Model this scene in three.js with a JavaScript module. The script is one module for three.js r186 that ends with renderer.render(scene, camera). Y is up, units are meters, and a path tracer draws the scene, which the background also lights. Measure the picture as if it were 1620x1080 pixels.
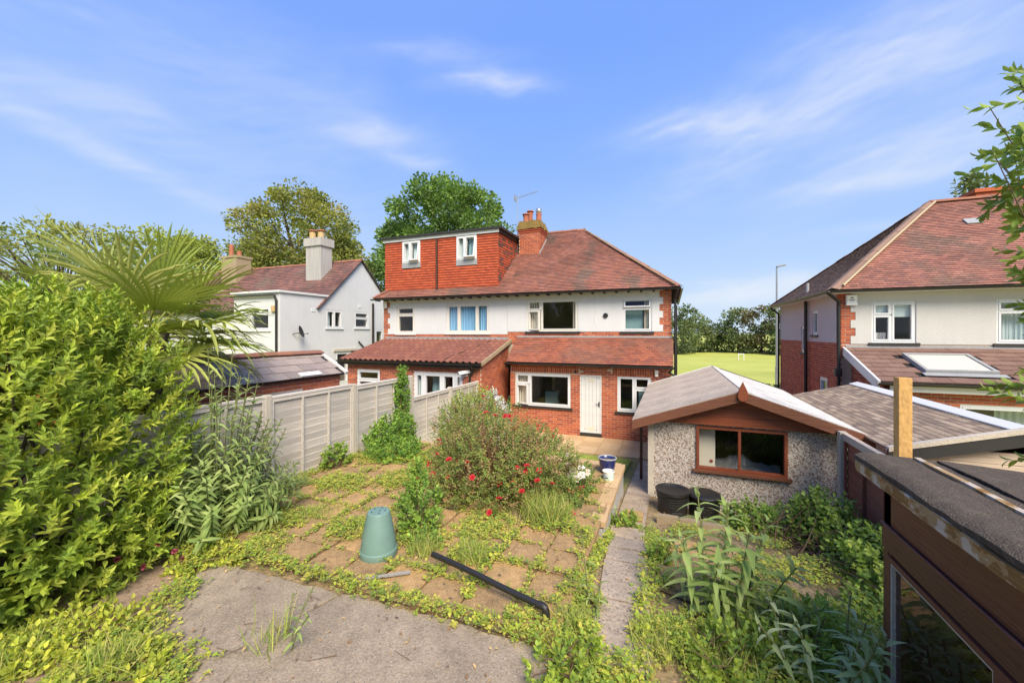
import * as THREE from 'three';
import { mergeGeometries } from 'three/addons/utils/BufferGeometryUtils.js';
import { RoundedBoxGeometry } from 'three/addons/geometries/RoundedBoxGeometry.js';

// ---------------------------------------------------------------- camera, sky, sun, exposure
const scene = new THREE.Scene();
const camera = new THREE.PerspectiveCamera(80.32, 1620 / 1080, 0.05, 3000);
camera.position.set(0, 3.4, 0);
camera.rotation.y = THREE.MathUtils.degToRad(21.5);
camera.setViewOffset(1620, 1080, 0, 13, 1620, 1080);     // level camera, lens shifted down a little
const renderer = new THREE.WebGLRenderer({ antialias: true });
renderer.toneMapping = THREE.LinearToneMapping;
renderer.toneMappingExposure = 1.7;
renderer.shadowMap.enabled = true;
const SUN_DIR = new THREE.Vector3(0.40, 0.79, 0.47).normalize();
const sun = new THREE.DirectionalLight(new THREE.Color(1, 0.89, 0.71), 4.2);
sun.name = 'sun';
sun.position.copy(SUN_DIR).multiplyScalar(60);
sun.castShadow = true;
sun.shadow.radius = 60;
sun.shadow.mapSize.set(4096, 4096);
Object.assign(sun.shadow.camera, { left: -32, right: 24, top: 30, bottom: -30, near: 1, far: 140 });
sun.target.position.set(-4, 0, -10);
scene.add(sun, sun.target);

// ---------------------------------------------------------------- random numbers and noise
function rng(seed) { let a = seed >>> 0; return () => { a = (a + 0x6d2b79f5) | 0; let t = Math.imul(a ^ (a >>> 15), 1 | a); t = (t + Math.imul(t ^ (t >>> 7), 61 | t)) ^ t; return ((t ^ (t >>> 14)) >>> 0) / 4294967296; }; }
const R = rng(7);
const rr = (a, b, r = R) => a + (b - a) * r();
const gauss = (r = R) => (r() + r() + r() + r() - 2) * 0.87;
const clamp = (x, a = 0, b = 1) => Math.min(b, Math.max(a, x));
const mix = (a, b, t) => a + (b - a) * t;
const sstep = (a, b, x) => { const t = clamp((x - a) / (b - a)); return t * t * (3 - 2 * t); };
const table = (tb, x) => { if (x <= tb[0][0]) return tb[0][1]; for (let i = 1; i < tb.length; i++) if (x <= tb[i][0]) { const [a, b] = [tb[i - 1], tb[i]]; return mix(a[1], b[1], (x - a[0]) / (b[0] - a[0])); } return tb[tb.length - 1][1]; };
const hash = (x, y, s) => { let h = Math.imul(x | 0, 374761393) ^ Math.imul(y | 0, 668265263) ^ Math.imul(s | 0, 1442695041); h = Math.imul(h ^ (h >>> 13), 1274126177); return ((h ^ (h >>> 16)) >>> 0) / 4294967296; };
function vnoise(x, y, s = 0, per = 1 << 20) {            // value noise, repeats every per cells
  const x0 = Math.floor(x), y0 = Math.floor(y), fx = x - x0, fy = y - y0, m = (k) => ((k % per) + per) % per;
  const u = fx * fx * (3 - 2 * fx), v = fy * fy * (3 - 2 * fy);
  return mix(mix(hash(m(x0), m(y0), s), hash(m(x0 + 1), m(y0), s), u), mix(hash(m(x0), m(y0 + 1), s), hash(m(x0 + 1), m(y0 + 1), s), u), v);
}
function fbm(x, y, oct = 4, s = 0, per = 1 << 20) { let a = 0.5, t = 0, n = 0; for (let i = 0; i < oct; i++) { t += a * vnoise(x, y, s + i, per); n += a; x *= 2; y *= 2; per *= 2; a *= 0.5; } return t / n; }

// ---------------------------------------------------------------- the sky: clear blue with thin streaks of cirrus and low cloud near the horizon
{
  const W = 2048, Hh = 1024, d = new Float32Array(W * Hh * 4), E = 1 / renderer.toneMappingExposure;
  const grad = [[-90, 0.30, 0.32, 0.33], [-2, 0.50, 0.55, 0.60], [0, 0.68, 0.82, 0.98], [6, 0.53, 0.72, 0.99], [10.6, 0.42, 0.63, 1.0], [16, 0.31, 0.535, 1.0], [23, 0.21, 0.44, 1.0], [35, 0.145, 0.355, 1.0], [90, 0.11, 0.29, 0.9]];
  const wisps = [[-157.4, 17.8, 12.5, 1.0, -18, 0.42], [-159.5, 21.5, 9.0, 1.8, -8, 0.32], [-114.2, 32.0, 5.5, 1.0, 0, 0.62], [-130.5, 25.3, 5.1, 1.1, 6, 0.58], [-125.5, 22.4, 3.9, 0.9, -4, 0.42], [-122.1, 34.5, 7.0, 0.9, 4, 0.28], [-84.9, 25.2, 8.0, 1.6, -4, 0.62], [-74.6, 25.2, 13.6, 3.0, 18, 0.5], [-65.6, 25.4, 6.9, 3.2, 25, 0.36], [-66.5, 17.9, 9.5, 2.3, 14, 0.5], [-68.8, 15.7, 8.6, 0.9, -4, 0.42], [-69.8, 11.0, 5.3, 0.5, 0, 0.22], [-144.1, 20.0, 19.6, 7.5, -20, 0.16], [-155.1, 27.8, 19.4, 4.5, 0, 0.16], [-81.5, 5.5, 4.7, 1.2, 0, 0.8], [-77.3, 5.8, 3.0, 0.9, 0, 0.6], [-85.7, 4.6, 3.2, 0.6, 0, 0.5]];
  const at = (el) => { let i = 1; while (i < grad.length - 1 && el > grad[i][0]) i++; const a = grad[i - 1], b = grad[i], t = clamp((el - a[0]) / (b[0] - a[0])); return [1, 2, 3].map((k) => mix(a[k], b[k], t)); };
  for (let y = 0; y < Hh; y++) {
    const el = ((y + 0.5) / Hh - 0.5) * 180;
    const base = at(el), er = el * Math.PI / 180;
    for (let x = 0; x < W; x++) {
      const az = ((x + 0.5) / W - 0.5) * 2 * Math.PI, o = (y * W + x) * 4;
      let cl = 0;
      if (el > 0) {
        const dist = 1 / (Math.sin(er) + 0.09), cxx = Math.cos(az) * Math.cos(er) * dist, czz = Math.sin(az) * Math.cos(er) * dist;   // a flat layer of high cloud
        const wx = fbm(cxx * 0.7, czz * 0.7, 3, 40) - 0.5, wz = fbm(cxx * 0.7, czz * 0.7, 3, 50) - 0.5;
        const p = cxx * 0.80 + czz * 0.60 + wx * 1.6, q = -cxx * 0.60 + czz * 0.80 + wz * 1.6;
        const fib = fbm(p * 0.55, q * 1.9, 5, 3), big = fbm(cxx * 0.45 + 9.3, czz * 0.45 + 2.1, 3, 21);
        cl = clamp((fib * 0.62 + big * 0.62 - 0.60) * 2.0) * 0.42;
        cl = Math.max(cl, 0.16 * fbm(p * 0.3, q * 0.5, 3, 66));
        for (const [wa, we, wl, ww, wt, wk] of wisps) {                                        // single wisps: azimuth, height, length, width, tilt, strength
          let da = az * 57.2958 - wa; da -= 360 * Math.round(da / 360); if (Math.abs(da) > 70 || Math.abs(el - we) > 40) continue;
          const ca = Math.cos(wt / 57.3), sa = Math.sin(wt / 57.3), ax = da * Math.cos(er), ay = el - we, n1 = fbm(ax * 0.10 + wa, ay * 0.16 + we, 4, 33) - 0.5, u = (ax * ca + ay * sa) / wl + n1 * 0.5, v = (-ax * sa + ay * ca) / ww + n1 * 2.2 + 0.35 * u * u;
          cl = Math.max(cl, 1 - (1 - cl) * (1 - wk * Math.exp(-u * u * 0.9 - v * v * 0.8) * (0.15 + 1.15 * fbm(ax * 0.30 + ay * 0.2 + n1 * 3, ay * 1.5 - ax * 0.25 + n1 * 5, 5, 35))));
        }
        const cu = fbm(az * 7, el * 0.42, 5, 77);                                              // heaped cloud low down
        cl = Math.max(cl, clamp((cu - 0.46) * 5) * sstep(7, 3, el) * sstep(-1, 1.5, el) * 0.6);
      }
      const wcol = [0.86, 0.90, 0.98];
      for (let k = 0; k < 3; k++) d[o + k] = mix(base[k], wcol[k], cl) * E;
      d[o + 3] = 1;
    }
  }
  const t = new THREE.DataTexture(d, W, Hh, THREE.RGBAFormat, THREE.FloatType);
  t.mapping = THREE.EquirectangularReflectionMapping; t.magFilter = THREE.LinearFilter; t.minFilter = THREE.LinearFilter; t.needsUpdate = true;
  scene.background = t; scene.environment = t;
}

// ---------------------------------------------------------------- objects and geometry helpers (distances: D = metres away from the camera's wall line, z = -D)
const taken = new Map();
function numbered(name) { const n = taken.get(name) ?? 0; taken.set(name, n + 1); return n ? name + '_' + String(n).padStart(3, '0') : name; }
const bases = new Map();
function tag(o, label, category, group) { o.userData.label = label; o.userData.category = category; if (group) o.userData.group = group; return o; }
function site(name, label, category, base = [0, 0, 0], group) {       // a group at the thing's base; its children are given in world coordinates
  const g = new THREE.Group(); g.name = numbered(name); g.position.set(...base); bases.set(g, g.position.clone()); scene.add(g);
  return tag(g, label, category, group);
}
function thing(name, label, category, base = [0, 0, 0], turn = 0, group) {   // children in the thing's own coordinates
  const g = new THREE.Group(); g.name = numbered(name); g.position.set(...base); g.rotation.y = turn; scene.add(g);
  return tag(g, label, category, group);
}
function add(parent, o) { parent.add(o); const b = bases.get(parent); if (b) o.position.sub(b); o.castShadow = o.receiveShadow = true; return o; }
function mesh(name, geo, mat, parent = scene) { const m = new THREE.Mesh(geo, mat); m.name = parent === scene ? numbered(name) : name; return add(parent, m); }
function struct(name, geo, mat, parent = scene) { const m = mesh(name, geo, mat, parent); if (parent === scene) m.userData.kind = 'structure'; return m; }
const stuff = (m) => { m.userData.kind = 'stuff'; return m; };

class Acc {                                             // collects four-cornered faces with metre uv and an optional colour
  constructor(col = false) { this.p = []; this.n = []; this.t = []; this.c = []; this.col = col; this.m = null; }
  quad(a, b, c, d, col) {
    const v = [a, b, c, d].map((q) => new THREE.Vector3(...q)); if (this.m) v.forEach((q) => q.applyMatrix4(this.m));
    const e1 = v[1].clone().sub(v[0]), e2 = v[3].clone().sub(v[0]), n = e1.clone().cross(v[2].clone().sub(v[0])).normalize();
    if (!(n.lengthSq() > 0)) return;
    const w = e1.length(), h = e2.length(), h2 = v[2].distanceTo(v[1]), uo = (this.p.length % 977) * 0.013, uv = [[uo, 0], [uo + w, 0], [uo + w, h2], [uo, h]];
    for (const i of [0, 1, 2, 0, 2, 3]) { this.p.push(v[i].x, v[i].y, v[i].z); this.n.push(n.x, n.y, n.z); this.t.push(...uv[i]); if (this.col) this.c.push(...col); }
  }
  hexa(q, col, skip = '') {                             // q: bottom ring 0-3 (counter-clockwise from above), top ring 4-7
    if (!skip.includes('b')) this.quad(q[3], q[2], q[1], q[0], col);
    if (!skip.includes('t')) this.quad(q[4], q[5], q[6], q[7], col);
    for (let i = 0; i < 4; i++) if (!skip.includes(String(i))) { const j = (i + 1) % 4; this.quad(q[i], q[j], q[j + 4], q[i + 4], col); }
  }
  box(x0, x1, y0, y1, z0, z1, col, skip) { this.hexa([[x0, y0, z1], [x1, y0, z1], [x1, y0, z0], [x0, y0, z0], [x0, y1, z1], [x1, y1, z1], [x1, y1, z0], [x0, y1, z0]], col, skip); return this; }
  build() {
    const g = new THREE.BufferGeometry();
    g.setAttribute('position', new THREE.Float32BufferAttribute(this.p, 3)); g.setAttribute('normal', new THREE.Float32BufferAttribute(this.n, 3)); g.setAttribute('uv', new THREE.Float32BufferAttribute(this.t, 2));
    if (this.col) g.setAttribute('color', new THREE.Float32BufferAttribute(this.c, 3));
    return g;
  }
}
const B = (x0, x1, y0, y1, z0, z1) => new Acc().box(x0, x1, y0, y1, z0, z1).build();
const flat = (g) => { const h = g.index ? g.toNonIndexed() : g; for (const k of Object.keys(h.attributes)) if (!['position', 'normal', 'uv'].includes(k)) h.deleteAttribute(k); return h; };
const join = (list) => mergeGeometries(list.map(flat), false);
const V = (x, y, z) => new THREE.Vector3(x, y, z);
function rod(a, b, r0, r1 = r0, seg = 8) {
  const A = V(...a), C = V(...b), L = A.distanceTo(C), g = new THREE.CylinderGeometry(r1, r0, L, seg, 1);
  g.applyQuaternion(new THREE.Quaternion().setFromUnitVectors(V(0, 1, 0), C.clone().sub(A).normalize())); g.translate((A.x + C.x) / 2, (A.y + C.y) / 2, (A.z + C.z) / 2);
  return g;
}
const tube = (pts, r, seg = 8, n = 0) => new THREE.TubeGeometry(new THREE.CatmullRomCurve3(pts.map((p) => V(...p)), false, 'centripetal'), n || pts.length * 4, r, seg, false);
const rbox = (w, h, d, r = 0.01) => new RoundedBoxGeometry(w, h, d, 2, r);
const lathe = (pts, seg = 28) => new THREE.LatheGeometry(pts.map((p) => new THREE.Vector2(...p)), seg);
// wall frames: u along the wall, v up, w out of the wall
const FZ = (z) => new THREE.Matrix4().makeTranslation(0, 0, z);                                               // faces +z, u = x
const FX = (x) => new THREE.Matrix4().makeBasis(V(0, 0, -1), V(0, 1, 0), V(1, 0, 0)).setPosition(x, 0, 0);     // faces +x, u = D
const FXn = (x) => new THREE.Matrix4().makeBasis(V(0, 0, 1), V(0, 1, 0), V(-1, 0, 0)).setPosition(x, 0, 0);    // faces -x, u = z
const baked = (g, F) => g.applyMatrix4(F);
const rect = (u0, u1, v0, v1) => [[u0, v0], [u1, v0], [u1, v1], [u0, v1]];
function slab(F, pts, holes = [], t = 0.2, w0 = 0) {     // a wall of thickness t whose face stands at w0
  const s = new THREE.Shape(pts.map((p) => new THREE.Vector2(...p)));
  for (const [a, b, c, d] of holes) s.holes.push(new THREE.Path(rect(a, b, c, d).map((p) => new THREE.Vector2(...p))));
  const g = new THREE.ExtrudeGeometry(s, { depth: t, bevelEnabled: false }); g.translate(0, 0, w0 - t);
  return baked(g, F);
}

// ---------------------------------------------------------------- textures and materials
const enc = (x) => { x = clamp(x); return Math.round(255 * (x <= 0.0031308 ? x * 12.92 : 1.055 * x ** (1 / 2.4) - 0.055)); };
function tex(n, fn, per, color = true, m = n) {
  const d = new Uint8Array(n * m * 4);
  for (let y = 0; y < m; y++) for (let x = 0; x < n; x++) { const c = fn((x + 0.5) / n, (y + 0.5) / m), o = (y * n + x) * 4; for (let k = 0; k < 3; k++) { const v = Array.isArray(c) ? c[k] : c; d[o + k] = color ? enc(v) : Math.round(255 * clamp(v)); } d[o + 3] = 255; }
  const t = new THREE.DataTexture(d, n, m, THREE.RGBAFormat); t.wrapS = t.wrapT = THREE.RepeatWrapping; t.magFilter = THREE.LinearFilter; t.minFilter = THREE.LinearFilter;
  if (color) t.colorSpace = THREE.SRGBColorSpace;
  const [pu, pv] = Array.isArray(per) ? per : [per, per]; t.repeat.set(1 / pu, 1 / pv); t.needsUpdate = true;
  return t;
}
const tint = (c, k) => [c[0] * k, c[1] * k, c[2] * k];
const blend = (a, b, t) => [mix(a[0], b[0], t), mix(a[1], b[1], t), mix(a[2], b[2], t)];
const C3 = (c) => new THREE.Color().setRGB(...c);
const std = (c, rough = 0.8, extra = {}) => new THREE.MeshStandardMaterial({ color: C3(c), roughness: rough, ...extra });
const grain = tex(512, (u, v) => 0.62 + 0.38 * (0.55 * fbm(u * 40, v * 40, 3, 1, 40) + 0.45 * fbm(u * 6, v * 6, 4, 2, 6)), 1.1);
const grainBump = tex(512, (u, v) => fbm(u * 60, v * 60, 3, 5, 60), 1.1, false);
const woodMap = tex(512, (u, v) => { const w = fbm(u * 3, v * 40, 4, 11, 1 << 20), f = fbm(u * 8, v * 160, 2, 12); return 0.45 + 0.55 * clamp(0.25 + 0.6 * w + 0.35 * (f - 0.3)); }, [1, 1]);
const woodBump = tex(512, (u, v) => fbm(u * 5, v * 90, 3, 13), [1, 1], false);
const streak = tex(256, (u, v) => 0.72 + 0.28 * fbm(u * 26, v * 2.5, 4, 31, 1 << 20), 2.2);
function speck(n, per, base, list, bumpS, seed, cells) {  // rough mineral surface with specks of other colours
  const fn = (u, v) => { let c = tint(base, (0.74 + 0.52 * fbm(u * cells / 14, v * cells / 14, 4, seed, cells / 14)) * (0.72 + 0.56 * fbm(u * 3, v * 3, 4, seed + 2, 3))); const h = hash(Math.floor(u * cells), Math.floor(v * cells), seed + 9); let acc = 0; for (const [p, col] of list) { if (h >= acc && h < acc + p) c = blend(c, col, 0.75); acc += p; } return tint(c, 0.8 + 0.4 * vnoise(u * cells * 0.7, v * cells * 0.7, seed + 4, Math.round(cells * 0.7))); };
  return { map: tex(n, fn, per), bumpMap: tex(n, (u, v) => 0.6 * vnoise(u * cells * 0.6, v * cells * 0.6, seed + 5, Math.round(cells * 0.6)) + 0.4 * fbm(u * 14, v * 14, 3, seed + 6, 14), per, false), bumpScale: bumpS };
}
function pebbles(n, cells, per, cols, seed) {             // pebbledash: small stones bedded in render
  const pt = (i, j) => { const a = ((i % cells) + cells) % cells, b = ((j % cells) + cells) % cells; return [i + 0.15 + 0.7 * hash(a, b, seed), j + 0.15 + 0.7 * hash(a, b, seed + 1), a, b]; };
  const near = (u, v) => { const x = u * cells, y = v * cells, i0 = Math.floor(x), j0 = Math.floor(y); let d1 = 9, d2 = 9, w = null; for (let i = -1; i < 2; i++) for (let j = -1; j < 2; j++) { const p = pt(i0 + i, j0 + j), d = Math.hypot(p[0] - x, p[1] - y); if (d < d1) { d2 = d1; d1 = d; w = p; } else if (d < d2) d2 = d; } return [d1, d2, w]; };
  return {
    map: tex(n, (u, v) => { const [a, b, w] = near(u, v), k = hash(w[2], w[3], seed + 2), c = cols[Math.floor(k * cols.length)]; return b - a < 0.08 ? [0.24, 0.20, 0.16] : tint(c, 0.8 + 0.4 * hash(w[2], w[3], seed + 3)); }, per),
    bumpMap: tex(n, (u, v) => { const [a, b] = near(u, v); return clamp((b - a) * 1.6); }, per, false), bumpScale: 0.008,
  };
}
const M = {};
M.mortar = std([0.60, 0.50, 0.40], 0.95, { map: grain, bumpMap: grainBump, bumpScale: 0.003 });
const brickTones = [[0.44, 0.110, 0.042], [0.40, 0.095, 0.038], [0.36, 0.082, 0.036], [0.48, 0.135, 0.056], [0.42, 0.105, 0.044], [0.31, 0.075, 0.038]];
M.bricks = brickTones.map((c) => std(tint(c, 1.22), 0.9, { map: grain, bumpMap: grainBump, bumpScale: 0.003 }));
M.brickMass = new THREE.MeshStandardMaterial({ vertexColors: true, color: C3([1.22, 1.22, 1.22]), roughness: 0.9, map: grain, bumpMap: grainBump, bumpScale: 0.003 });
M.tileMass = new THREE.MeshStandardMaterial({ vertexColors: true, color: C3([1.22, 1.22, 1.22]), roughness: 0.86, map: grain, bumpMap: grainBump, bumpScale: 0.004 });
M.renderWhite = std([0.64, 0.65, 0.66], 0.92, { map: tex(512, (u, v) => 0.84 + 0.10 * fbm(u * 5, v * 5, 5, 17, 5) + 0.06 * fbm(u * 30, v * 2, 3, 18, 1 << 20), 3.1), bumpMap: grainBump, bumpScale: 0.004 });
M.renderCream = std([0.54, 0.53, 0.51], 0.92, { map: M.renderWhite.map, bumpMap: grainBump, bumpScale: 0.004 });
M.upvc = std([0.66, 0.67, 0.68], 0.38);
M.cream = std([0.66, 0.64, 0.59], 0.5);
M.blackPlastic = std([0.018, 0.017, 0.016], 0.42, { bumpMap: grainBump, bumpScale: 0.002 });
M.blackPaint = std([0.03, 0.028, 0.026], 0.6, { map: grain });
M.brownPipe = std([0.075, 0.030, 0.018], 0.45);
M.lead = std([0.36, 0.37, 0.38], 0.6, { map: grain });
M.glass = new THREE.MeshPhysicalMaterial({ color: 0xffffff, roughness: 0.02, transmission: 1, thickness: 0, ior: 1.5 });
M.frosted = new THREE.MeshPhysicalMaterial({ color: C3([0.8, 0.85, 0.82]), roughness: 0.45, transmission: 0.8, thickness: 0, ior: 1.5 });
M.room = std([0.30, 0.26, 0.20], 0.9);
M.curtainBlue = std([0.20, 0.42, 0.62], 0.9, { bumpMap: grainBump, bumpScale: 0.002 });
M.curtainCream = std([0.60, 0.56, 0.46], 0.9);
M.curtainGreen = std([0.20, 0.34, 0.36], 0.9);
M.blind = std([0.50, 0.60, 0.60], 0.9);
M.doorWhite = std([0.66, 0.655, 0.64], 0.55, { map: tex(256, (u, v) => 0.88 + 0.12 * fbm(u * 4, v * 12, 4, 19), 1) });
M.concrete = std([0.93, 0.92, 0.90], 0.92, speck(1024, 2.1, [0.30, 0.238, 0.172], [[0.02, [0.10, 0.09, 0.075]], [0.05, [0.36, 0.33, 0.28]]], 0.004, 101, 280));
M.path = std([1, 1, 1], 0.92, speck(512, 1.7, [0.345, 0.272, 0.20], [[0.04, [0.05, 0.045, 0.04]], [0.04, [0.3, 0.28, 0.25]]], 0.006, 131, 130));
M.bayBrown = std([1, 1, 1], 0.95, speck(512, 2.3, [0.25, 0.175, 0.115], [[0.04, [0.09, 0.06, 0.04]], [0.06, [0.36, 0.27, 0.17]]], 0.006, 171, 200));
M.slabs = [[0.34, 0.205, 0.088], [0.30, 0.185, 0.085], [0.37, 0.225, 0.095], [0.28, 0.175, 0.085]].map((c, i) => std([1, 1, 1], 0.95, speck(256, 0.9, c, [[0.05, [0.10, 0.075, 0.04]], [0.10, [0.46, 0.33, 0.17]], [0.03, [0.16, 0.18, 0.04]]], 0.005, 151 + i * 20, 96)));
M.patioSlabs = [[0.62, 0.42, 0.22], [0.58, 0.385, 0.195], [0.66, 0.455, 0.245]].map((c) => std(c, 0.9, { map: grain, bumpMap: grainBump, bumpScale: 0.003 }));
M.soil = std([1, 1, 1], 0.97, speck(1024, 2.3, [0.27, 0.19, 0.10], [[0.10, [0.30, 0.24, 0.13]], [0.06, [0.05, 0.04, 0.025]], [0.05, [0.16, 0.18, 0.05]]], 0.02, 211, 170));
M.field = std([1, 1, 1], 0.95, { map: tex(1024, (u, v) => { const a = fbm(u * 9, v * 9, 5, 231, 9), b = fbm(u * 120, v * 120, 2, 233, 120); return blend([0.30, 0.34, 0.04], [0.47, 0.47, 0.10], clamp(0.9 * a + 0.5 * b - 0.2)); }, 26) });
M.asphalt = std([1, 1, 1], 0.95, speck(256, 2, [0.20, 0.19, 0.185], [[0.1, [0.3, 0.29, 0.28]]], 0.004, 241, 100));
M.pebble = std([1, 1, 1], 0.9, pebbles(1024, 60, 1.08, [[0.76, 0.67, 0.58], [0.50, 0.39, 0.31], [0.80, 0.77, 0.71], [0.30, 0.20, 0.15], [0.66, 0.52, 0.43], [0.34, 0.245, 0.19], [0.72, 0.60, 0.53], [0.78, 0.72, 0.66], [0.70, 0.62, 0.55]], 301));
M.concretePost = std([0.62, 0.55, 0.45], 0.9, { map: grain, bumpMap: grainBump, bumpScale: 0.004 });
M.garageFelt = std([1, 1, 1], 0.95, speck(512, 1.1, [0.47, 0.375, 0.28], [[0.16, [0.22, 0.175, 0.14]], [0.13, [0.62, 0.54, 0.46]], [0.05, [0.26, 0.20, 0.15]]], 0.004, 321, 190));
M.garagePale = std([1, 1, 1], 0.85, speck(512, 1.3, [0.52, 0.49, 0.45], [[0.05, [0.25, 0.24, 0.21]], [0.06, [0.58, 0.57, 0.54]]], 0.003, 341, 150));
M.stone = std([1, 1, 1], 0.9, pebbles(512, 40, 0.9, [[0.33, 0.265, 0.20], [0.26, 0.20, 0.15], [0.40, 0.33, 0.26], [0.30, 0.25, 0.20]], 361));
M.shedFelt = std([1, 1, 1], 1, speck(1024, 0.75, [0.062, 0.046, 0.033], [[0.10, [0.13, 0.10, 0.075]], [0.06, [0.02, 0.018, 0.016]], [0.015, [0.25, 0.23, 0.2]]], 0.004, 381, 200));
const wood = (c, rough = 0.8, b = 0.004) => std(tint(c, 1.35), rough, { map: woodMap, bumpMap: woodBump, bumpScale: b });
M.fenceGrey = [[0.53, 0.475, 0.42], [0.47, 0.425, 0.38], [0.57, 0.515, 0.455], [0.50, 0.44, 0.38]].map((c) => wood(c, 0.9));
M.redwood = [wood([0.235, 0.058, 0.022], 0.5), wood([0.20, 0.048, 0.02], 0.5)];
M.barge = wood([0.16, 0.060, 0.032], 0.5);
M.shedBrown = [wood([0.085, 0.024, 0.016], 0.55), wood([0.068, 0.020, 0.014], 0.55), wood([0.10, 0.030, 0.02], 0.6)];
M.fenceBrown = [wood([0.26, 0.092, 0.055], 0.8), wood([0.22, 0.075, 0.046], 0.8), wood([0.30, 0.115, 0.075], 0.8)];
M.weathered = std([1, 1, 1], 0.85, { map: tex(512, (u, v) => { const p = fbm(u * 10, v * 5, 5, 401), s = fbm(u * 6, v * 60, 3, 403); return p > 0.60 ? tint([0.42, 0.36, 0.30], 0.8 + 0.4 * s) : p > 0.43 ? tint([0.30, 0.20, 0.10], 0.7 + 0.6 * s) : tint([0.20, 0.105, 0.03], 0.7 + 0.6 * s); }, [0.9, 0.3]), bumpMap: woodBump, bumpScale: 0.004 });
M.fresh = wood([0.52, 0.30, 0.10], 0.75);
M.paleWood = wood([0.50, 0.40, 0.31], 0.85);
M.slates = [[0.33, 0.265, 0.235], [0.37, 0.30, 0.26], [0.30, 0.245, 0.22], [0.40, 0.32, 0.275]].map((c) => std(c, 0.75, { map: grain, bumpMap: grainBump, bumpScale: 0.004 }));
M.pantiles = [[0.23, 0.085, 0.055], [0.20, 0.073, 0.05], [0.25, 0.098, 0.065], [0.21, 0.08, 0.058]].map((c) => std(tint(c, 1.15), 0.85, { map: grain, bumpMap: grainBump, bumpScale: 0.004 }));
M.bigTiles = [[0.22, 0.125, 0.095], [0.20, 0.11, 0.085], [0.25, 0.145, 0.11]].map((c) => std(c, 0.85, { map: grain, bumpMap: grainBump, bumpScale: 0.005 }));
M.hipBrown = [[0.30, 0.19, 0.13], [0.27, 0.165, 0.115], [0.33, 0.20, 0.14]].map((c) => std(c, 0.88, { map: grain, bumpMap: grainBump, bumpScale: 0.005 }));
M.hip = [[0.36, 0.15, 0.085], [0.33, 0.13, 0.075], [0.30, 0.13, 0.085]].map((c) => std(c, 0.85, { map: grain, bumpMap: grainBump, bumpScale: 0.005 }));
M.pot = std([0.46, 0.15, 0.085], 0.8, { map: grain });
M.potYellow = std([0.62, 0.42, 0.20], 0.8, { map: grain });
M.moss = std([1, 1, 1], 0.97, { map: tex(256, (u, v) => blend([0.16, 0.10, 0.03], [0.34, 0.23, 0.06], fbm(u * 12, v * 12, 4, 421, 12)), 0.6), bumpMap: grainBump, bumpScale: 0.03 });
M.greyStone = std([0.46, 0.44, 0.41], 0.92, { map: streak, bumpMap: grainBump, bumpScale: 0.006 });
M.tanRender = std([0.42, 0.32, 0.20], 0.92, { map: grain, bumpMap: grainBump, bumpScale: 0.005 });
M.hipMortar = std([0.52, 0.41, 0.27], 0.9, { map: grain });
M.steel = std([0.5, 0.5, 0.5], 0.35, { metalness: 0.8 });
M.greenPlastic = std([0.165, 0.275, 0.235], 0.5, { map: tex(256, (u, v) => 0.80 + 0.20 * fbm(u * 6, v * 6, 5, 431, 6), 1) });
M.blueGlaze = new THREE.MeshPhysicalMaterial({ color: C3([0.018, 0.028, 0.13]), roughness: 0.25, clearcoat: 0.8, clearcoatRoughness: 0.15 });
M.ivory = std([0.78, 0.76, 0.70], 0.5);
M.bark = std([0.10, 0.075, 0.05], 0.95, { map: grain, bumpMap: grainBump, bumpScale: 0.02 });
M.caneRed = std([0.20, 0.085, 0.045], 0.85);
M.stem = std([0.16, 0.17, 0.06], 0.8);
M.stemBrown = std([0.13, 0.08, 0.045], 0.9);
const leafMat = (rough = 0.55, tr = 0.35) => new THREE.MeshPhysicalMaterial({ color: 0xffffff, roughness: rough, transmission: tr, thickness: 0, specularIntensity: 0.6 });
M.leaf = leafMat(0.62, 0.42); M.leafMatte = leafMat(0.9, 0.45); M.petal = leafMat(0.8, 0.3);
const leafSolid = (c, rough = 0.62, tr = 0.35) => { const m = leafMat(rough, tr); m.color = C3(c); return m; };

// ---------------------------------------------------------------- brickwork, windows, roofs
const unitBox = new THREE.BoxGeometry(1, 1, 1);
const camPos = camera.position.clone();
function cutLine(a, b, holes, v) { let iv = [[a, b]]; for (const [h0, h1, w0, w1] of holes) if (v > w0 && v < w1) iv = iv.flatMap(([s, e]) => (h1 <= s || h0 >= e ? [[s, e]] : [[s, h0], [h1, e]].filter(([p, q]) => q - p > 0.02))); return iv; }
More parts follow.
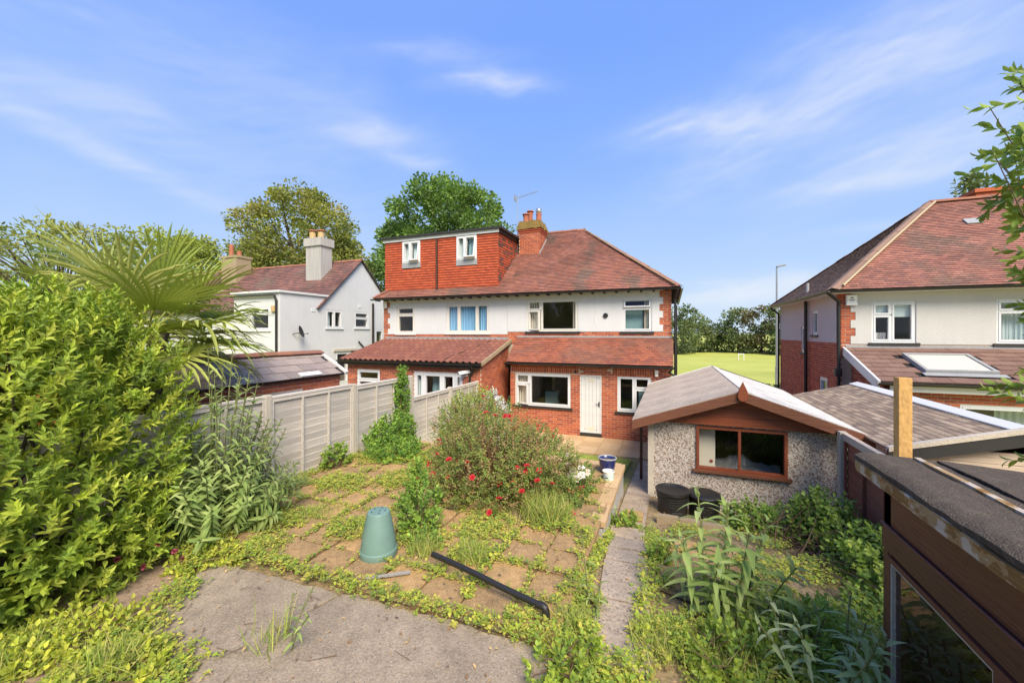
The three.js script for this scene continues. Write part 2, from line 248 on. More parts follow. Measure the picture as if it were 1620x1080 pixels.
// bricks laid in half bond on a wall; the nearest `single` of them are pieces of their own, the others one mass. span(v) narrows the wall where it slopes.
function brickwork(wall, F, u0, u1, v0, v1, holes, { single = 0, seed = 1, span = null, soldiers = null, bl = 0.212, bh = 0.062, proud = 0.007, w0 = 0 } = {}) {
  const r = rng(seed * 7919 + 3), list = [], j = 0.013, pu = bl + j, pv = bh + j;
  let k = 0;
  for (let v = v0; v + bh * 0.6 < v1; v += pv, k++) {
    const top = Math.min(v + bh, v1), vm = (v + top) / 2;
    let a = u0, b = u1; if (span) [a, b] = span(vm);
    if (b - a < 0.05) continue;
    const lines = cutLine(a, b, holes, vm), off = (k % 2) * pu / 2;
    for (const [s, e] of lines) for (let u = Math.floor((s - off) / pu) * pu + off; u < e; u += pu) {
      const p = Math.max(u, s), q = Math.min(u + bl, e); if (q - p < 0.03) continue;
      if (soldiers && soldiers.some(([x, y, m, n]) => p < y && q > x && vm > m && vm < n)) continue;
      list.push([p, q, v, top]);
    }
  }
  for (const [x, y, m, n] of soldiers || []) for (let u = x; u + bh < y + 0.01; u += pv) if (cutLine(u, u + bh, holes, (m + n) / 2).length) list.push([u, u + bh, m + 0.005, n - 0.005]);
  const mid = list.map((l) => V((l[0] + l[1]) / 2, (l[2] + l[3]) / 2, 0).applyMatrix4(F).distanceTo(camPos));
  const order = list.map((_, i) => i).sort((a, b) => mid[a] - mid[b]), acc = new Acc(true); acc.m = F;
  order.forEach((i, n) => {
    const [p, q, a, b] = list[i], t = Math.floor(r() * brickTones.length), w = w0 + proud + (r() - 0.5) * 0.004;
    if (n < single) {
      const m = new THREE.Mesh(unitBox, M.bricks[t]); m.name = 'brick';
      const mm = F.clone().multiply(new THREE.Matrix4().compose(V((p + q) / 2, (a + b) / 2, w - 0.02), new THREE.Quaternion(), V(q - p, b - a, 0.04)));
      mm.decompose(m.position, m.quaternion, m.scale); add(wall, m);
    } else acc.box(p, q, a, b, w - 0.03, w, tint(brickTones[t], 0.9 + 0.2 * r()), '2b');
  });
  if (acc.p.length) stuff(mesh(single ? 'brickwork' : 'bricks', acc.build(), M.brickMass, wall));
}
const ringG = (u0, u1, v0, v1, th, w0, w1, F) => { const a = new Acc(); a.m = F; a.box(u0, u1, v0, v0 + th, w0, w1); a.box(u0, u1, v1 - th, v1, w0, w1); a.box(u0, u0 + th, v0 + th, v1 - th, w0, w1); a.box(u1 - th, u1, v0 + th, v1 - th, w0, w1); return a.build(); };
function curtainG(F, u0, u1, v0, v1, w, waves, amp = 0.03, seed = 1) {
  const a = new Acc(), n = Math.max(8, Math.round(waves * 8)), r = rng(seed), ph = r() * 9; a.m = F;
  const wv = (i) => w + amp * Math.sin((i / n) * waves * Math.PI * 2 + ph + 0.8 * Math.sin(i * 0.9 + ph)), uu = (i) => mix(u0, u1, i / n);
  for (let i = 0; i < n; i++) a.quad([uu(i), v0, wv(i)], [uu(i + 1), v0, wv(i + 1)], [uu(i + 1), v1, wv(i + 1) * 0.98], [uu(i), v1, wv(i) * 0.98]);
  return a.build();
}
// a window: frame with one sash per light, a pane in each, a sill and the room behind. lights: [u0,u1,v0,v1]; hung: light index to swing open (degrees)
function windowUnit(house, F, u0, u1, v0, v1, lights, { mat = M.upvc, frame = 0.05, sash = 0.042, sill = null, sillMat = M.blackPaint, room = 1.6, open = {}, roomMat = M.room, curtains = [], lip = 0.02, glass = M.glass } = {}) {
  const parts = [ringG(u0, u1, v0, v1, frame, -0.11, -0.03 + lip, F)];
  const us = new Set(), a = new Acc(); a.m = F;
  for (const [a0, a1, b0, b1] of lights) {
    if (a1 < u1 - frame - 0.02 && !us.has('u' + a1 + b0)) { a.box(a1 - 0.001, a1 + 0.036, b0 - 0.001, b1 + 0.001, -0.10, -0.032 + lip); us.add('u' + a1 + b0); }
    if (b1 < v1 - frame - 0.02) a.box(a0, a1 - 0.002, b1 + 0.001, b1 + 0.036, -0.10, -0.034 + lip);
  }
  if (a.p.length) parts.push(a.build());
  const wn = mesh('window', join(parts), mat, house);
  lights.forEach(([a0, a1, b0, b1], i) => {
    let G = F;
    if (open[i]) { const [deg, side] = open[i], pin = side === 'l' ? a0 : side === 'r' ? a1 : b1; const axis = side === 't' ? 'x' : 'y'; G = F.clone().multiply(new THREE.Matrix4().makeTranslation(axis === 'y' ? pin : 0, axis === 'x' ? pin : 0, 0)).multiply(axis === 'y' ? new THREE.Matrix4().makeRotationY(THREE.MathUtils.degToRad(side === 'l' ? -deg : deg)) : new THREE.Matrix4().makeRotationX(THREE.MathUtils.degToRad(-deg))).multiply(new THREE.Matrix4().makeTranslation(axis === 'y' ? -pin : 0, axis === 'x' ? -pin : 0, 0)); }
    mesh('sash', ringG(a0 + 0.002, a1 - 0.002, b0 + 0.002, b1 - 0.002, sash, -0.085, -0.018 + lip, G), mat, wn);
    const pa = new Acc(); pa.m = G; pa.quad([a0 + sash, b0 + sash, -0.05], [a1 - sash, b0 + sash, -0.05], [a1 - sash, b1 - sash, -0.05], [a0 + sash, b1 - sash, -0.05]);
    mesh('pane', pa.build(), glass, wn);
  });
  if (sill) { const s = new Acc(); s.m = F; s.box(u0 - 0.07, u1 + 0.07, v0 - sill, v0 - 0.003, -0.1, 0.055); mesh('sill', s.build(), sillMat, wn); }
  for (const [c0, c1, d0, d1, m, waves, w] of curtains) mesh('curtain', curtainG(F, c0, c1, d0, d1, w ?? -0.2, waves, waves > 1 ? 0.03 : 0.002, Math.round(c0 * 31) & 255), m, wn);
  if (room) {
    const q = new Acc(), e = 0.25, [a0, a1, b0, b1, w] = [u0 - e, u1 + e, v0 - e, v1 + e, -room - 0.21]; q.m = F;
    const o = [u0 + 0.004, u1 - 0.004, v0 + 0.004, v1 - 0.004];
    q.quad([a0, b0, w], [a1, b0, w], [a1, b1, w], [a0, b1, w]);
    q.quad([a0, b0, -0.21], [a1, b0, -0.21], [a1, b0, w], [a0, b0, w]); q.quad([a0, b1, w], [a1, b1, w], [a1, b1, -0.21], [a0, b1, -0.21]);
    q.quad([a0, b0, -0.21], [a0, b0, w], [a0, b1, w], [a0, b1, -0.21]); q.quad([a1, b0, w], [a1, b0, -0.21], [a1, b1, -0.21], [a1, b1, w]);
    q.quad([a0, b0, -0.212], [o[0], b0, -0.212], [o[0], b1, -0.212], [a0, b1, -0.212]); q.quad([o[1], b0, -0.212], [a1, b0, -0.212], [a1, b1, -0.212], [o[1], b1, -0.212]);
    q.quad([o[0], b0, -0.212], [o[1], b0, -0.212], [o[1], o[2], -0.212], [o[0], o[2], -0.212]); q.quad([o[0], o[3], -0.212], [o[1], o[3], -0.212], [o[1], b1, -0.212], [o[0], b1, -0.212]);
    mesh('room', q.build(), roomMat, wn);
  }
  return wn;
}
// a tiled roof face: origin at the eave, U along it, S up the slope; span(s) gives the left and right edge at slope height s
function roofFace(parent, O, U, S, len, span, { tw = 0.165, gauge = 0.1, th = 0.016, colors, seed = 1, deckMat = M.blackPaint, name = 'tiles', lift = 0.042, stain = 0.25, cs = 0.35, holes = [], dark = 0 }) {
  const u = V(...U).normalize(), s = V(...S).normalize(), n = u.clone().cross(s).normalize(), F = new THREE.Matrix4().makeBasis(u, s, n).setPosition(...O);
  const d = new Acc(); d.m = F; const [a0, b0] = span(0), [a1, b1] = span(len);
  d.hexa([[a0, 0, -0.03], [b0, 0, -0.03], [b1, len, -0.03], [a1, len, -0.03], [a0, 0, -0.002], [b0, 0, -0.002], [b1, len, -0.002], [a1, len, -0.002]]);
  const deck = mesh('roof', d.build(), deckMat, parent), acc = new Acc(true), r = rng(seed * 131 + 5); acc.m = F;
  let k = 0;
  for (let v = 0; v < len - 0.01; v += gauge, k++) {
    const v1 = Math.min(v + gauge * 1.25, len), [a, b] = span(Math.min(v + gauge / 2, len));
    for (const [ca, cb] of cutLine(a, b, holes, v + gauge / 2)) for (let x = Math.floor(ca / tw) * tw - (k % 2) * tw / 2; x < cb; x += tw) {
      const p = Math.max(ca, x), q = Math.min(cb, x + tw - 0.004); if (q - p < 0.02) continue;
      const z = lift + (r() - 0.5) * 0.006, blot = fbm(x * cs * 3 + seed * 7, v * cs * 4, 4, seed + 60), c = colors[Math.floor(r() * colors.length)], f = (0.92 + 0.16 * r()) * (1 - stain + 2 * stain * blot);
      const cc = r() < dark ? tint([0.12, 0.075, 0.055], f) : blend(tint(c, f), tint([0.155, 0.105, 0.08], f), sstep(0.52, 0.75, fbm(x * 1.1 + 3, v * 0.9 + seed, 4, seed + 80)) * stain * 2.4);
      acc.hexa([[p, v - 0.012 + r() * 0.006, z - th], [q, v - 0.012 + r() * 0.006, z - th], [q, v1, -0.001], [p, v1, -0.001], [p, v - 0.012, z], [q, v - 0.012, z], [q, v1, th - 0.001], [p, v1, th - 0.001]], cc, 'b2');
    }
  }
  stuff(mesh(name, acc.build(), M.tileMass, deck));
  return { deck, F };
}
// angled ridge or hip tiles laid end to end along a line
function ridgeRun(parent, a, b, name, wide = 0.13, drop = 0.075, len = 0.3, mats = M.hip, seed = 1, nA = [0, 1, 0]) {
  const A = V(...a), C = V(...b), L = A.distanceTo(C), t = C.clone().sub(A).normalize(), side = t.clone().cross(V(...nA)).normalize(), up = side.clone().cross(t).normalize(), n = Math.round(L / len), l = L / n, r = rng(seed);
  const g = new Acc(), w = wide, e = 0.018;
  g.hexa([[0, -drop, -w], [l + 0.02, -drop, -w], [l + 0.02, 0, 0], [0, 0, 0], [0, -drop + e, -w], [l + 0.02, -drop + e, -w], [l + 0.02, e, 0], [0, e, 0]].map(([x, y, z]) => [x, y, -z]));
  g.hexa([[0, 0, 0], [l + 0.02, 0, 0], [l + 0.02, -drop, w], [0, -drop, w], [0, e, 0], [l + 0.02, e, 0], [l + 0.02, -drop + e, w], [0, -drop + e, w]].map(([x, y, z]) => [x, y, -z]));
  const G = g.build();
  for (let i = 0; i < n; i++) { const m = new THREE.Mesh(G, mats[Math.floor(r() * mats.length)]); m.name = name; m.matrixAutoUpdate = true; const o = A.clone().addScaledVector(t, i * l).addScaledVector(up, (i % 2) * 0.005 + (r() - 0.5) * 0.012).addScaledVector(side, (r() - 0.5) * 0.014); new THREE.Matrix4().makeBasis(t, up, side).setPosition(o).decompose(m.position, m.quaternion, m.scale); add(parent, m); }
}
function gutter(parent, a, b, mat = M.blackPlastic, r = 0.055, name = 'gutter') {
  const A = V(...a), C = V(...b), L = A.distanceTo(C), pts = []; for (let i = 0; i <= 8; i++) { const t = Math.PI + (i / 8) * Math.PI; pts.push(new THREE.Vector2(Math.cos(t) * r, Math.sin(t) * r)); } for (let i = 8; i >= 0; i--) { const t = Math.PI + (i / 8) * Math.PI; pts.push(new THREE.Vector2(Math.cos(t) * (r - 0.006), Math.sin(t) * (r - 0.006))); }
  const g = new THREE.ExtrudeGeometry(new THREE.Shape(pts), { depth: L, bevelEnabled: false, curveSegments: 1 }), t = C.clone().sub(A).normalize(), side = V(0, 1, 0).cross(t).normalize();
  g.applyMatrix4(new THREE.Matrix4().makeBasis(side, t.clone().cross(side), t).setPosition(A));
  return mesh(name, g, mat, parent);
}
function downpipe(parent, pts, mat = M.blackPlastic, r = 0.036, name = 'downpipe') { const list = []; for (let i = 1; i < pts.length; i++) list.push(rod(pts[i - 1], pts[i], r)); for (const p of pts) list.push(new THREE.SphereGeometry(r * 1.12, 8, 6).translate(...p)); return mesh(name, join(list), mat, parent); }

// ---------------------------------------------------------------- the semi-detached pair straight ahead
const ROOF_TONES = [[0.285, 0.115, 0.080], [0.26, 0.105, 0.078], [0.31, 0.135, 0.096], [0.23, 0.105, 0.080], [0.295, 0.118, 0.076]];
const FACE_TONES = [[0.42, 0.080, 0.030], [0.39, 0.072, 0.028], [0.44, 0.088, 0.034], [0.37, 0.068, 0.028]];
const toothed = (u0, u1, v0, v1, right = 0, left = 0) => {         // outline of a render panel keyed into brick quoins
  const p = [[u0, v0]]; let k = 0;
  if (right) { for (let v = v0; v < v1 - 0.01; v += 0.225, k++) { const x = u1 - (k % 2 ? 0.11 : 0); p.push([x, v], [x, Math.min(v + 0.225, v1)]); } } else p.push([u1, v0], [u1, v1]);
  if (left) { const q = []; k = 0; for (let v = v0; v < v1 - 0.01; v += 0.225, k++) { const x = u0 + (k % 2 ? 0.11 : 0); q.push([x, v], [x, Math.min(v + 0.225, v1)]); } p.shift(); p.push(...q.reverse()); } else p.push([u0, v1]);
  return p;
};
function eaveEnds(parent, x0, x1, y, z, step = 0.4) { const a = new Acc(); for (let x = x0; x < x1; x += step) a.box(x, x + 0.05, y - 0.10, y - 0.03, z, z + 0.3); a.box(x0, x1, y - 0.03, y - 0.012, z, z + 0.33); stuff(mesh('rafter_ends', a.build(), M.blackPaint, parent)); }

const hA = site('semi_detached_house', 'brick and white rendered house with hipped tiled roof and white boarded back door', 'house', [-2.9, 0, -14.15]);
{
  const F = FZ(-14.15), W3 = [-4.97, -3.06, 3.47, 4.62], W4 = [-1.54, -0.59, 3.46, 4.59];
  const up = mesh('upper_wall', slab(F, rect(-5.748, 0, 2.3, 4.95), [W3, W4], 0.25), M.mortar, hA);
  brickwork(up, F, -5.74, 0, 3.0, 3.455, [W4], { seed: 3 }); brickwork(up, F, -0.42, 0, 3.46, 4.85, [], { seed: 4 });
  mesh('render_panel', slab(F, toothed(-5.746, -0.25, 3.46, 4.86, 1), [W3, W4], 0.02, 0.018), M.renderWhite, up);
  mesh('cable_vent', baked(new THREE.CylinderGeometry(0.085, 0.085, 0.05, 20).rotateX(Math.PI / 2), new THREE.Matrix4().makeTranslation(-2.1, 4.01, -14.12)), M.blackPlastic, hA);
  mesh('cable', tube([[-2.38, 4.75, -14.125], [-2.40, 4.4, -14.12], [-2.45, 4.0, -14.125], [-2.47, 3.75, -14.125]], 0.008, 5), M.ivory, hA);
  windowUnit(hA, F, ...W3, [[-4.92, -4.45, 4.26, 4.57], [-4.92, -4.45, 3.52, 4.225], [-4.414, -3.11, 3.52, 4.57]], { sill: 0.08, room: 2.6, open: { 1: [18, 'l'] }, curtains: [[-4.9, -4.55, 3.45, 4.62, M.curtainCream, 4], [-3.3, -3.08, 3.45, 4.62, M.curtainCream, 3]], mat: M.cream });
  windowUnit(hA, F, ...W4, [[-1.49, -0.64, 4.27, 4.54], [-1.49, -0.64, 3.51, 4.23]], { sill: 0.08, room: 1.6, open: { 0: [14, 't'] }, curtains: [[-1.5, -0.9, 3.4, 4.3, M.curtainGreen, 1, -0.35], [-0.85, -0.6, 3.4, 4.6, M.curtainCream, 4]] });
  const side = mesh('side_wall', slab(FX(0), rect(14.16, 21, -0.1, 4.95), [], 0.25, -0.001), M.mortar, hA); brickwork(side, FX(0), 14.16, 21, 0, 4.85, [], { seed: 6 });
  mesh('front_wall', B(-5.75, 0, -0.1, 4.95, -21.2, -20.95), M.renderWhite, hA);
  mesh('party_wall', slab(FX(-5.64), [[14.42, -0.1], [20.9, -0.1], [20.9, 5.0], [17.6, 7.6], [14.42, 5.15]], [], 0.1), M.mortar, hA);
  // ground floor under the lean-to roof
  const G = FZ(-13.3), L1 = [-5.12, -3.13, 0.9, 2.02], DR = [-2.81, -2.105, 0.02, 2.03], L2 = [-1.605, -0.586, 0.9, 2.04];
  const lo = mesh('wall', slab(G, rect(-5.3, 0, -0.15, 2.42), [L1, DR, L2], 0.25), M.mortar, hA);
  brickwork(lo, G, -5.3, 0, 0.0, 2.42, [L1, DR, L2], { single: 300, seed: 1, soldiers: [[-5.25, -2.86, 2.05, 2.27], [-1.75, -0.48, 2.07, 2.29]] });
  const ret = mesh('return_wall', slab(FXn(-5.3), rect(-14.14, -13.302, -0.1, 2.4), [], 0.2, -0.001), M.mortar, hA); brickwork(ret, FXn(-5.3), -14.14, -13.3, 0, 2.42, [], { seed: 8 });
  const rs = mesh('return_wall', slab(FX(0), rect(13.302, 14.14, -0.1, 2.6), [], 0.2, -0.001), M.mortar, hA); brickwork(rs, FX(0), 13.3, 14.14, 0, 2.55, [], { seed: 9 });
  windowUnit(hA, G, ...L1, [[-5.07, -4.60, 1.66, 1.97], [-5.07, -4.60, 0.95, 1.624], [-4.564, -3.18, 0.95, 1.97]], { sill: 0.08, room: 3.2, open: { 1: [16, 'l'] }, curtains: [[-5.08, -4.62, 0.9, 2.0, M.curtainCream, 5]] });
  windowUnit(hA, G, ...L2, [[-1.555, -1.10, 0.95, 1.99], [-1.064, -0.635, 1.66, 1.99], [-1.064, -0.635, 0.95, 1.624]], { sill: 0.08, room: 2.4, curtains: [[-0.98, -0.62, 0.9, 1.6, M.curtainGreen, 1, -0.4]] });
  for (const [x, y, z, w, h, d, m] of [[-4.2, 0.95, -14.9, 0.5, 0.5, 0.4, M.curtainGreen], [-3.5, 1.1, -15.4, 0.12, 0.9, 0.3, M.ivory], [-4.5, 1.2, -16.1, 0.1, 1.5, 0.1, M.ivory]]) mesh('furniture', rbox(w, h, d, 0.02).translate(x, y, z), m, hA);
  const door = mesh('door', join([ringG(-2.81, -2.105, 0.13, 2.03, 0.045, -0.1, 0.0, G)]), M.doorWhite, hA);
  for (let i = 0; i < 5; i++) { const w = 0.61 / 5; mesh('board', B(-2.762 + i * w + 0.003, -2.762 + (i + 1) * w - 0.003, 0.135, 1.98, -13.36, -13.32 + (i % 2) * 0.002), M.doorWhite, door); }
  mesh('patch_plate', B(-2.58, -2.34, 1.80, 1.93, -13.319, -13.312), M.curtainCream, door); mesh('patch_plate', B(-2.58, -2.34, 0.2, 0.32, -13.319, -13.312), M.curtainCream, door);
  mesh('handle', join([rod([-2.19, 1.0, -13.31], [-2.19, 1.16, -13.31], 0.018), rod([-2.19, 1.08, -13.3], [-2.28, 1.08, -13.27], 0.01)]), M.blackPlastic, door);
  for (const [x, y] of [[-2.66, 1.9], [-2.26, 1.92], [-2.2, 1.93], [-2.66, 0.25], [-2.28, 0.23], [-2.3, 1.1]]) mesh('bolt_head', new THREE.SphereGeometry(0.012, 8, 6).translate(x, y, -13.316), M.blackPlastic, door);
  mesh('threshold', B(-2.81, -2.105, 0.0, 0.128, -13.42, -13.275), M.blackPaint, hA);
  mesh('air_brick', B(-3.0, -2.93, 2.08, 2.16, -13.31, -13.286), M.blackPaint, hA); mesh('wall_light', rbox(0.1, 0.2, 0.09, 0.02).translate(-0.42, 2.16, -13.24), M.ivory, hA);
  const lr = roofFace(hA, [-5.36, 2.40, -13.06], [1, 0, 0], [0, 0.84, -1.07], 1.36, () => [0, 5.42], { colors: [[0.30, 0.098, 0.056], [0.27, 0.086, 0.052], [0.33, 0.112, 0.066], [0.24, 0.082, 0.056], [0.34, 0.112, 0.060]], seed: 12, stain: 0.2 });
  mesh('flashing', slab(F, rect(-5.36, 0.04, 3.22, 3.31), [], 0.012, 0.022), M.lead, hA);
  mesh('verge', B(-5.4, -5.355, 2.2, 2.36, -13.32, -13.06), M.blackPaint, hA);
  gutter(hA, [-5.42, 2.375, -13.0], [0.08, 2.375, -13.0]);
  downpipe(hA, [[0.02, 2.33, -13.0], [-0.06, 2.2, -13.18], [0.1, 2.1, -13.25], [0.1, 0, -13.25]]);
  downpipe(hA, [[0.2, 4.78, -13.72], [0.12, 4.5, -14.0], [0.12, 0.0, -14.0]]); downpipe(hA, [[0.14, 4.3, -14.6], [0.14, 0, -14.6]], M.blackPlastic, 0.05);
  // main roof
  const k = Math.hypot(1, 0.8), run = 3.8, len = run * k, rt = { colors: ROOF_TONES, stain: 0.36 };
  roofFace(hA, [-5.75, 4.86, -13.78], [1, 0, 0], [0, 0.8, -1], len, (s) => [0, 6.0 - s / k], { ...rt, seed: 21 });
  roofFace(hA, [0.25, 4.86, -13.78], [0, 0, -1], [-1, 0.8, 0], len, (s) => [s / k, 7.6 - s / k], { ...rt, seed: 22, tw: 0.33, gauge: 0.2 });
  roofFace(hA, [0.25, 4.86, -21.38], [-1, 0, 0], [0, 0.8, 1], len, (s) => [s / k, 6.0], { ...rt, seed: 23, tw: 0.33, gauge: 0.2 });
  ridgeRun(hA, [0.27, 4.91, -13.76], [-3.55, 7.95, -17.58], 'hip_tile', 0.12, 0.05, 0.33, M.hip, 5);
  ridgeRun(hA, [0.27, 4.91, -21.4], [-3.55, 7.95, -17.58], 'hip_tile', 0.12, 0.05, 0.33, M.hip, 6);
  ridgeRun(hA, [-3.5, 7.96, -17.58], [-5.75, 7.96, -17.58], 'ridge_tile', 0.13, 0.09, 0.33, M.hip, 7);
  mesh('hip_mortar', tube([[0.1, 4.955, -13.70], [-1.7, 6.4, -15.53], [-3.45, 7.86, -17.36]], 0.022, 6, 30), M.tanRender, hA);
  eaveEnds(hA, -5.75, 0.2, 4.86, -14.13);
  gutter(hA, [-5.75, 4.84, -13.72], [0.3, 4.84, -13.72]); gutter(hA, [0.31, 4.84, -13.7], [0.31, 4.84, -21.4]);
  // chimney
  const st = mesh('chimney', B(-6.0, -5.08, 5.9, 7.85, -16.95, -16.05), M.mortar, hA);
  brickwork(st, FZ(-16.05), -6.0, -5.08, 6.3, 7.72, [], { seed: 31 }); brickwork(st, FX(-5.08), 16.05, 16.95, 6.3, 7.72, [], { seed: 32 });
  for (const [o, y0, y1] of [[0.03, 7.62, 7.70], [0.06, 7.70, 7.78]]) mesh('corbel', B(-6.0 - o, -5.08 + o, y0, y1, -16.95 - o, -16.05 + o), M.bricks[2], st);
  const mc = new THREE.BoxGeometry(1.1, 0.34, 1.1, 14, 6, 14); { const p = mc.attributes.position; for (let i = 0; i < p.count; i++) { const nn = fbm(p.getX(i) * 9 + 5, p.getZ(i) * 9 + p.getY(i) * 7, 3, 91) - 0.5, tp = 1 - 0.18 * clamp((p.getY(i) + 0.17) / 0.34); p.setXYZ(i, p.getX(i) * tp + nn * 0.06, p.getY(i) + nn * 0.08, p.getZ(i) * tp + nn * 0.06); } mc.computeVertexNormals(); } mesh('mossy_cap', mc.translate(-5.54, 7.95, -16.5), M.moss, st);
  for (const [x, z, h, m] of [[-5.78, -16.3, 0.32, M.pot], [-5.72, -16.7, 0.55, M.pot], [-5.22, -16.35, 0.36, M.pot]]) { const p = mesh('chimney_pot', lathe([[0.13, 0], [0.115, 0.1], [0.105, h * 0.8], [0.125, h * 0.86], [0.125, h * 0.93], [0.105, h], [0.085, h], [0.085, 0.05]], 20).translate(x, 8.1, z), m, st); if (h < 0.34 || h > 0.5) mesh('pot_hood', lathe([[0, h + 0.1], [0.15, h + 0.07], [0.15, h + 0.02], [0.0, h]], 16).translate(x, 8.1, z), m, p); }
  mesh('metal_cowl', lathe([[0.08, 0], [0.12, 0.04], [0.13, 0.12], [0.12, 0.2], [0, 0.22]], 16).translate(-5.22, 8.46, -16.35), M.steel, st);
  const fl = new Acc(); fl.box(-6.05, -5.02, 6.42, 6.62, -16.045, -16.02); fl.hexa([[-5.078, 6.50, -16.0], [-5.05, 6.50, -16.0], [-5.05, 7.28, -16.97], [-5.078, 7.28, -16.97], [-5.078, 6.76, -16.0], [-5.05, 6.76, -16.0], [-5.05, 7.52, -16.97], [-5.078, 7.52, -16.97]]); mesh('flashing', fl.build(), M.lead, st);
  mesh('chimney_pot', lathe([[0.12, 0], [0.1, 0.3], [0.13, 0.36], [0.1, 0.42]], 16).translate(-4.9, 7.95, -19.2), M.pot, hA); mesh('front_chimney', B(-5.9, -4.6, 6.0, 8.0, -19.6, -18.9), M.bricks[2], hA);
  const an = thing('television_aerial', 'thin rooftop television aerial on a mast beside the brick chimney', 'aerial', [-6.12, 7.2, -16.2]);
  mesh('mast', rod([0, -0.5, 0], [0, 2.05, 0], 0.016, 0.014, 6), M.steel, an);
  mesh('boom', rod([-0.1, 1.98, 0], [0.95, 2.12, 0.1], 0.010, 0.010, 6), M.steel, an);
  for (let i = 0; i < 9; i++) mesh('element', rod([0.05 + i * 0.1, 2.0 + i * 0.0135, -0.14 + i * 0.01], [0.05 + i * 0.1, 2.0 + i * 0.0135, 0.16 + i * 0.01], 0.005, 0.005, 5), M.steel, an);
  mesh('reflector', B(-0.12, -0.1, 1.85, 2.12, -0.15, 0.15), M.steel, an);
}

